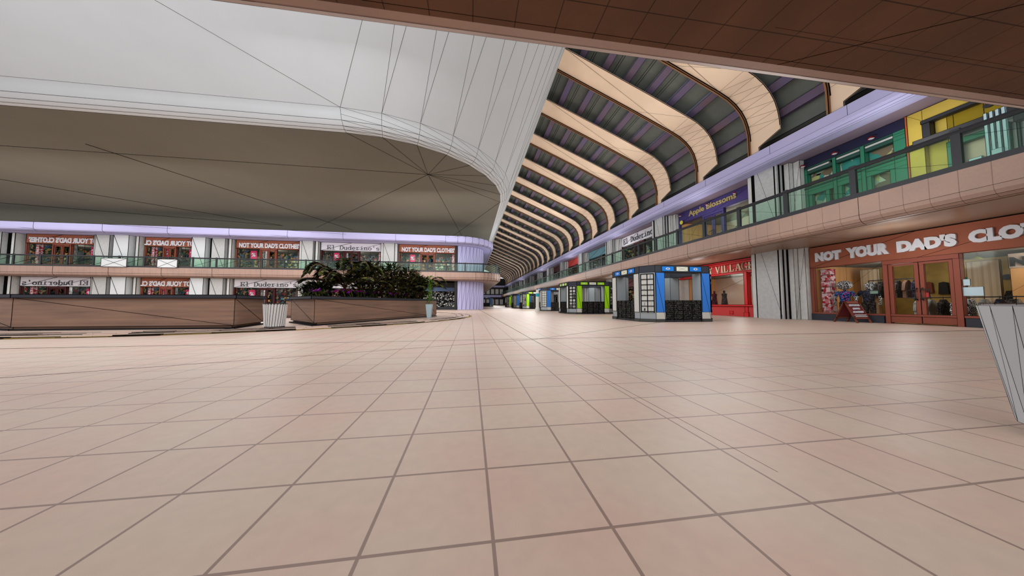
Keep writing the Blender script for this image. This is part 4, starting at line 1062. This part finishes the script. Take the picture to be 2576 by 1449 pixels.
# things in the indigo shop window
for k in range(5):
    t = thing('flower_stand', 'dark flower arrangement in the indigo shop window, '+['first', 'second', 'third', 'fourth', 'fifth'][k]+' from the far end', 'flowers', (17.4, 19.7-k*1.15, ZT+.02), 0, 'indigo shop flower stands')
    mb = MB()
    for q in range(70):
        a, e, r = random.uniform(0, 2*PI), random.uniform(-.3, PI/2), random.uniform(.2, .42)
        c0 = Vector((r*math.cos(a)*math.cos(e), r*math.sin(a)*math.cos(e), .9+r*math.sin(e))); s_ = .07
        u = Vector((random.uniform(-1, 1), random.uniform(-1, 1), random.uniform(-1, 1))).normalized(); v_ = u.orthogonal().normalized()
        mb.face([c0+u*s_, c0+v_*s_, c0-u*s_, c0-v_*s_], GOODS[3] if q % 3 == 0 else LEAF)
    mb.build('blooms', t)
    mb = MB(); mb.lathe([(.12, 0), (.05, .2), (.14, .7)], (0, 0, 0), KG, 8); mb.build('vase', t)
shelf_unit((18.4, 29.2, ZT+.02), R_, 5.6, 2.0, 'shelf of goods inside the typewriter-lettered shop on the right gallery', [GOODS[0], GOODS[1], GREENF], .03)

# ------------------------------------------------------------------ sandwich board
sb = thing('sandwich_board', 'rust-brown folding sandwich board in front of the clothes shop', 'sandwich board', (15.95, 9.88, 0), -math.radians(8.26))
def leaf(sgn, nm):
    mb = MB(); wd = .62; sp = .42; hh = .9
    f = lambda x, s, d=0: (x, sgn*(sp*(1-s))+sgn*d, hh*s)
    def bar(x0, s0, x1, s1):
        q = [f(x0, s0, -.02), f(x1, s0, -.02), f(x1, s1, -.02), f(x0, s1, -.02), f(x0, s0, .02), f(x1, s0, .02), f(x1, s1, .02), f(x0, s1, .02)]
        mb.add(q, [(0, 1, 2, 3), (7, 6, 5, 4), (0, 4, 5, 1), (1, 5, 6, 2), (2, 6, 7, 3), (3, 7, 4, 0)], BROWNFR)
        for a, b in ((0, 1), (1, 2), (2, 3), (3, 0), (4, 5), (5, 6), (6, 7), (7, 4)): mb.line(q[a], q[b], .009)
    bar(-wd/2, 0, -wd/2+.06, 1); bar(wd/2-.06, 0, wd/2, 1); bar(-wd/2, .88, wd/2, 1); bar(-wd/2, .18, wd/2, .26)
    o = mb.build(nm, sb)
    mb = MB(); q = [f(-wd/2+.05, .2, .0), f(wd/2-.05, .2, .0), f(wd/2-.05, .93, .0), f(-wd/2+.05, .93, .0)]; q2 = [f(-wd/2+.05, .2, -.015), f(wd/2-.05, .2, -.015), f(wd/2-.05, .93, -.015), f(-wd/2+.05, .93, -.015)]
    mb.add(q+q2, [(0, 1, 2, 3), (7, 6, 5, 4), (0, 4, 5, 1), (1, 5, 6, 2), (2, 6, 7, 3), (3, 7, 4, 0)], MAROON if False else mat('maroon_panel', (122, 48, 54), .6, .2))
    mb.build('panel', o)
    return o
fo = leaf(-1, 'front_leaf'); leaf(1, 'back_leaf')
for txt, z0, z1, a in (('NOT YOUR', .68, .76, .2), ("DAD'S", .54, .62, .12), ("CLOTHES'", .4, .49, .2), ('_', .3, .33, .22), ('_', .24, .27, .22)):
    o = lettering(txt, -a, a, 0, z1-z0, 0, LETW, sb, .04)
    y_ = -.42*(1-z0/.9)-.02; o.location = (0, y_, z0); o.rotation_euler = (-math.atan2(.42, .9), 0, 0)

# ------------------------------------------------------------------ bins
def bin_right():
    C = (3.5, 1.14)
    t = thing('litter_bin', 'large tapered grey-blue litter bin at the right edge of the picture', 'bin', (C[0], C[1], 0), 0)
    n = 20
    mb = MB(); mb.lathe([(.2, .05), (.24, .07), (.34, .785), (.32, .79)], (0, 0, 0), BING, n)
    for k in range(n):
        a = 2*PI*k/n; b_ = 2*PI*(k+1)/n
        mb.line((.24*math.cos(a), .24*math.sin(a), .07), (.34*math.cos(a), .34*math.sin(a), .785), .0022)
        mb.line((.24*math.cos(a), .24*math.sin(a), .07), (.34*math.cos(b_), .34*math.sin(b_), .785), .002)
        mb.line((.34*math.cos(a), .34*math.sin(a), .786), (.34*math.cos(b_), .34*math.sin(b_), .786), .0025)
        mb.line((.24*math.cos(a), .24*math.sin(a), .07), (.24*math.cos(b_), .24*math.sin(b_), .07), .0025)
    mb.build('bin_body', t)
    mb = MB(); mb.lathe([(.32, .78), (.32, .80), (.3, .80)], (0, 0, 0), BINR, n)
    for k in range(n):
        a = 2*PI*k/n; b_ = 2*PI*(k+1)/n; mb.line((.32*math.cos(a), .32*math.sin(a), .80), (.32*math.cos(b_), .32*math.sin(b_), .80), .0035)
        mb.line((.32*math.cos(a), .32*math.sin(a), .79), (.32*math.cos(a), .32*math.sin(a), .80), .0025)
    mb.build('rim', t)
    for k in range(6):
        a = PI+.35+k*PI/3; mb = MB(); mb.tube([(.19*math.cos(a), .19*math.sin(a), 0), (.19*math.cos(a), .19*math.sin(a), .07)], .02, DGREY, 8); mb.build('foot', t)
bin_right()
def fluted_bin(loc):
    t = thing('litter_bin', 'white fluted litter bin between the two wooden planters', 'bin', loc, 0)
    n = 48; prof = [(.26, .03), (.3, .74)]; mb = MB(); vs = []; fs = []
    for r, z in prof:
        for k in range(n): rr = r*(1+.035*(1 if k % 2 else -1)); a = 2*PI*k/n+(z*.25); vs.append((rr*math.cos(a), rr*math.sin(a), z))
    for k in range(n): fs.append((k, (k+1) % n, n+(k+1) % n, n+k))
    mb.add(vs, fs, BINW)
    for k in range(0, n, 2): mb.line(vs[k], vs[n+k], .014); mb.line(vs[k], vs[n+(k+2) % n], .006)
    mb.build('bin_body', t)
    mb = MB(); mb.lathe([(.305, .72), (.31, .75), (.25, .75)], (0, 0, 0), BLK, 24); mb.build('rim', t)
    mb = MB(); mb.lathe([(.255, 0), (.255, .04)], (0, 0, 0), BLK, 24); mb.build('base', t)
# ------------------------------------------------------------------ round stepped platform + planters
PCX, PCY, PR_ = -10.3, 18.3, 10.35
mb = MB(); N = 72
def ring(r): return [(PCX+r*math.cos(2*PI*k/N), PCY+r*math.sin(2*PI*k/N)) for k in range(N)]
mb.prism(ring(PR_), .0, .012, YELN); mb.prism(ring(PR_-.1), .0, .03, FLOOR); mb.prism(ring(PR_-.55), 0, .05, FLOOR)
for r, z, w_ in ((PR_, .012, .03), (PR_-.1, .03, .05), (PR_-.5, .035, .05), (PR_-.58, .052, .05), (PR_-.9, .052, .04)):
    q = ring(r)
    for k in range(N):
        if (k*7) % 5 != 0 or r == PR_: mb.line((*q[k], z), (*q[(k+1) % N], z), w_*(.35+.35*((k*13) % 3)/2))
tag(mb.build('round_platform'), 'low round stepped platform with yellow nosing under the planters', 'platform')
PZ = .05
def planter(poly, label, nm='planter'):
    t = thing(nm, label, 'planter', (poly[0][0], poly[0][1], PZ), 0)
    x0, y0 = poly[0]; q = [(x-x0, y-y0) for x, y in poly]; cx = sum(p[0] for p in q)/len(q); cy = sum(p[1] for p in q)/len(q)
    sc = lambda k: [(cx+(x-cx)*k[0], cy+(y-cy)*k[1]) for x, y in q]
    mb = MB(); mb.prism(q, .1, .90, WOOD, .014)
    for a, b in zip(q, q[1:]+q[:1]): mb.line((*a, .9), (*b, .1), .014)
    mb.build('wooden_side', t)
    mb = MB(); mb.prism(sc((1.015, 1.04)), .90, 1.0, NAVY, .02); mb.build('rim', t)
    mb = MB(); mb.prism(sc((1.01, 1.02)), 0, .035, NAVY, .02); mb.prism(sc((.985, .97)), .035, .1, WOOD, .012); mb.build('plinth', t)
    mb = MB(); mb.prism(sc((.95, .9)), 1.0, 1.012, SOIL); mb.build('soil', t)
    return t
planter([(-12.45, 9.72), (-6.95, 9.58), (-7.35, 11.4), (-13.5, 11.7), (-16.5, 11.4)], 'long wooden planter with dark rim at the left, empty')
planter([(-5.15, 10.35), (-2.42, 16.4), (-2.0, 17.3), (-3.4, 18.2), (-6.95, 12.3)], 'wooden planter with dark rim filled with palms and shrubs')
planter([(-9.6, 16.5), (-6.6, 16.3), (-6.6, 17.6), (-9.6, 17.8)], 'wooden planter seen in the gap behind the fluted bin')
fluted_bin((-6.14, 10.05, PZ))
bt = thing('bench', 'dark slatted bench in the gap behind the fluted bin', 'bench', (-7.2, 13.2, PZ), .2)
mb = MB()
for k in range(4): mb.box(0, k*.12, .42, 1.6, k*.12+.09, .46, BLK)
mb.build('seat', bt)
mb = MB(); mb.box(0, .5, .5, 1.6, .54, .78, DGREY); mb.build('backrest', bt)
for x in (.1, 1.45): mb = MB(); mb.box(x, 0, 0, x+.06, .5, .42, BLK); mb.build('leg', bt)

# ------------------------------------------------------------------ plants
def leafq(mb, c, d, L, W, m):
    d = d.normalized(); s = d.cross(Vector((random.uniform(-.4, .4), random.uniform(-.4, .4), 1))).normalized()
    c = Vector(c); a = c+d*L*.45+s*W/2; b = c+d*L; e = c+d*L*.45-s*W/2
    mb.face([c, a, b, e], m)
def palm(loc, H, R, nf, label):
    t = thing('palm', label, 'palm', loc, 0)
    mb = MB(); mb.tube([(0, 0, 0), (.03, .02, H*.12), (.0, 0, H*.25)], [.07, .06, .05], BARK, 8); mb.build('trunk', t)
    for k in range(nf):
        a = 2*PI*k/nf+random.uniform(-.2, .2); up = random.uniform(.25, 1.1); r = R*random.uniform(.8, 1.05)
        mb = MB(); pts = []
        for s in range(8):
            u = s/7; hor = r*math.sin(min(u*1.25, 1.5))*(.55+.45*(1-up/1.2)); z = H*.22+(H*.8*up)*math.sin(u*2.5)*.8
            pts.append(Vector((hor*math.cos(a), hor*math.sin(a), z)))
        mb.tube(pts, .012, BARK, 4)
        for s in range(42):
            u = .1+.88*s/41; i = min(int(u*7), 6); p = pts[i].lerp(pts[i+1], u*7-i); d = (pts[i+1]-pts[i]).normalized(); sd = d.cross(Vector((0, 0, 1))).normalized()
            for q in (-1, 1): leafq(mb, p, d*.7+sd*q+Vector((0, 0, -.3)), .44*(1.1-u*.6), .09, LEAF)
        mb.build('frond', t)
    return t
def shrub(loc, H, R, nl, label, m=LEAF, grp='dark shrubs in the planter'):
    t = thing('shrub', label, 'shrub', loc, 0, grp)
    mb = MB()
    for k in range(5):
        a = 2*PI*k/5; mb.tube([(0, 0, 0), (.25*R*math.cos(a), .25*R*math.sin(a), H*.5), (.5*R*math.cos(a), .5*R*math.sin(a), H*.85)], [.03, .02, .01], BARK, 5)
    mb.build('stem', t)
    mb = MB()
    for k in range(nl):
        a = random.uniform(0, 2*PI); z = H*(random.random()**.8); r = R*math.sqrt(random.random())*(.75+.35*math.sin(z/H*PI))*(1 if z < H*.7 else 1.2-(z/H)*.55)
        leafq(mb, (r*math.cos(a), r*math.sin(a), z), Vector((math.cos(a), math.sin(a), random.uniform(-.3, 1))), random.uniform(.14, .26), random.uniform(.06, .1), m)
    mb.build('foliage', t)
    return t
G0 = PZ+1.01
palm((-5.0, 12.2, G0), 1.7, 2.2, 20, 'spreading palm at the left end of the filled planter')
palm((-2.9, 16.0, G0), 1.6, 2.3, 16, 'palm at the right end of the filled planter')
sp = [(-5.75, 11.75, .55, .5), (-4.55, 12.6, 1.45, .6), (-4.35, 13.3, 1.75, .6), (-4.0, 13.6, 1.5, .55), (-3.75, 14.2, 1.8, .6), (-3.5, 14.8, 1.45, .6), (-3.2, 15.3, 1.7, .6), (-2.9, 16.0, 1.4, .6), (-2.75, 16.8, 1.35, .55)]
on_ = ['low, left of the palm', 'first right of the spreading palm', 'second right of the spreading palm', 'third right of the spreading palm', 'fourth right of the spreading palm', 'middle right of the planter', 'tall, before the right palm', 'under the right palm', 'last at the right end of the planter']
for (x, y, h, r), lab in zip(sp, on_): shrub((x, y, G0), h*.88, r, 700, 'dark olive shrub, '+lab)
fm = MB()
for k in range(6):
    a = 2*PI*k/6; p = Vector((math.cos(a), math.sin(a), .4))*.03; q = Vector((-math.sin(a), math.cos(a), 0))*.016
    fm.face([(0, 0, 0), tuple(p*.6+q), tuple(p), tuple(p*.6-q)], VIO)
fm.tube([(0, 0, -.1), (0, 0, 0)], .006, LEAF, 4)
f0 = fm.build('violet_flower'); first = True
A_, B_ = Vector((-5.15, 10.45)), Vector((-2.5, 16.4)); C_ = Vector((-6.7, 12.1))
for k in range(56):
    u = random.random(); base = A_.lerp(B_, u)+Vector((-.10, .05)) if k % 4 else A_.lerp(C_, random.random())+Vector((.15, .1))
    base += Vector((random.uniform(-.12, .05), random.uniform(-.02, .12)))
    o = f0 if first else f0.copy()
    if not first: COL.objects.link(o)
    first = False
    o.location = (base.x, base.y, G0+.13+random.uniform(.0, .1)); o.rotation_euler = (random.uniform(-.9, .2), 0, random.uniform(0, 6)); o.scale = (2.8,)*3
    tag(o, 'small violet flower along the rim of the filled planter', 'flower', 'violet flowers in the planter')
gcv = MB()
for k in range(1500):
    u = random.random(); p = A_.lerp(B_, u) if k % 4 else A_.lerp(C_, random.random())
    p = p+Vector((random.uniform(-.75, -.2), random.uniform(.12, .3))) if k % 4 else p+Vector((random.uniform(.1, .3), random.uniform(.1, .4)))
    leafq(gcv, (p.x, p.y, G0+random.uniform(0, .16)), Vector((random.uniform(-1, 1), random.uniform(-1, 1), random.uniform(.1, 1))), .13, .06, LEAF)
o = gcv.build('ground_foliage'); tag(o, 'dark low leaves covering the soil of the filled planter', 'leaves'); o['kind'] = 'stuff'
vt = thing('vase_plant', 'tall pale blue vase with bright green bamboo beside the planter end', 'potted plant', (-2.12, 15.2, PZ), 0)
mb = MB(); mb.prism([(-.1, -.1), (.1, -.1), (.1, .1), (-.1, .1)], 0, .72, VASE, .012, [(-.17, -.17), (.17, -.17), (.17, .17), (-.17, .17)]); mb.line((-.13, -.13, .36), (.13, -.13, .36), .01); mb.build('vase', vt)
mb = MB()
for k in range(6):
    a = random.uniform(0, 6); e = Vector((.12*math.cos(a), .12*math.sin(a), 1.9+random.uniform(-.3, .25))); mb.tube([(0, 0, .65), tuple(e*.55+Vector((0, 0, .3))), tuple(e)], .01, LEAFB, 4)
mb.build('stem', vt)
mb = MB()
for k in range(260):
    z = random.uniform(.75, 2.15); a = random.uniform(0, 6.28); r = random.uniform(0, .2)
    leafq(mb, (r*math.cos(a), r*math.sin(a), z), Vector((math.cos(a), math.sin(a), random.uniform(0, 1))), .14, .04, LEAFB)
mb.build('foliage', vt)

# ------------------------------------------------------------------ camera, light
cam = bpy.data.cameras.new('camera'); cam.lens = 10.0; cam.sensor_width = 36; cam.clip_start = .05; cam.clip_end = 500
co = bpy.data.objects.new('camera', cam); COL.objects.link(co); co.location = (0, 0, .8)
co.rotation_euler = (math.radians(90+3.0985), 0, math.radians(-8.2603)); bpy.context.scene.camera = co
W = bpy.data.worlds.new('world'); bpy.context.scene.world = W; W.use_nodes = True
W.node_tree.nodes['Background'].inputs[0].default_value = (.93, .95, 1, 1); W.node_tree.nodes['Background'].inputs[1].default_value = .75
def lamp(name, loc, power, size, rot=(0, 0, 0), col=(1, .98, .95), kind='AREA', sy=None):
    l = bpy.data.lights.new(name, kind); l.energy = power; l.color = col
    if kind == 'AREA':
        l.size = size
        if sy: l.shape = 'RECTANGLE'; l.size_y = sy
    else: l.shadow_soft_size = size
    o = bpy.data.objects.new(name, l); COL.objects.link(o); o.location = loc; o.rotation_euler = rot; return o
for i, y in enumerate((9, 22, 38, 58, 85, 112)):
    lamp('hall_light', (8.5, y, 4.6), 380 if i < 2 else 1100, 2.0, kind='POINT', col=(1, .99, .97))  # unseen fill points added to brighten corridor and ribs
for x, y in ((-6, 26), (-24, 27), (-42, 27)):
    lamp('court_light', (x, y, 10.6), 1300, 14, col=(1, .99, .98), sy=12)  # added down-facing fills, brighten the court but not the slab
lamp('court_light', (-14, 2.2, 9.5), 1250, 24, rot=(math.radians(86), 0, 0), col=(1, 1, 1), sy=5)  # added frontal fill for the white bulkhead, hidden above the near gallery
lamp('court_light', (-4, 9, 13), 900, 12, col=(1, .99, .98), sy=8)  # added overhead fill without a fitting
for x, y in ((-6, 31), (-19, 31), (-33, 31), (-47, 31), (-14, 21), (-32, 21)):
    lamp('court_light', (x, y, 4.6), 210, 2.5, kind='POINT')  # added low fills that lift the slab underside
lamp('roof_light', (-30, 50, 9.0), 2600, 80, rot=(PI, 0, 0), sy=26)  # added upward fill for the slab underside behind the facade
lamp('hall_light', (12.5, 24, 8.2), 620, 6, rot=(0, math.radians(108), 0), sy=34)  # added side fill for the right face of the bulkhead
lamp('court_light', (-4, 25, 6.5), 420, 12, rot=(math.radians(84), 0, math.radians(-8)), sy=4); lamp('court_light', (-30, 22, 6.5), 500, 24, rot=(math.radians(84), 0, 0), sy=4)  # added fills aimed at the left facade and drum
lamp('gallery_light', (1, -1.5, 3.4), 150, 9, sy=3)  # added fill for the floor near the camera
for y in (8, 17, 28, 42, 60, 85):
    lamp('gallery_light', (14.9, y, 6.6), 70, .5, kind='POINT'); lamp('gallery_light', (14.9, y, 2.6), 60, .5, kind='POINT')  # weak fill points added to lift the gallery undersides
for z in (2.2, 6.4):
    lamp('shop_light', (18.0, 9.6, z), 45, .4, kind='POINT'); lamp('shop_light', (18.0, 6.2, z), 45, .4, kind='POINT'); lamp('shop_light', (18.2, 17, z), 60, .4, kind='POINT')
for x in (-42.4, -32.7, -23, -14, -5.3):
    for z in (2.2, 6.6): lamp('shop_light', (x, 37.2, z), 50, .4, kind='POINT')
sc = bpy.context.scene
sc.view_settings.view_transform = 'Standard'; sc.view_settings.look = 'None'; sc.view_settings.gamma = 1; sc.view_settings.exposure = -.12
sc.cycles.max_bounces = 5; sc.cycles.diffuse_bounces = 3; sc.cycles.glossy_bounces = 2; sc.cycles.transparent_max_bounces = 12
sc.cycles.use_adaptive_sampling = True; sc.cycles.adaptive_threshold = .03
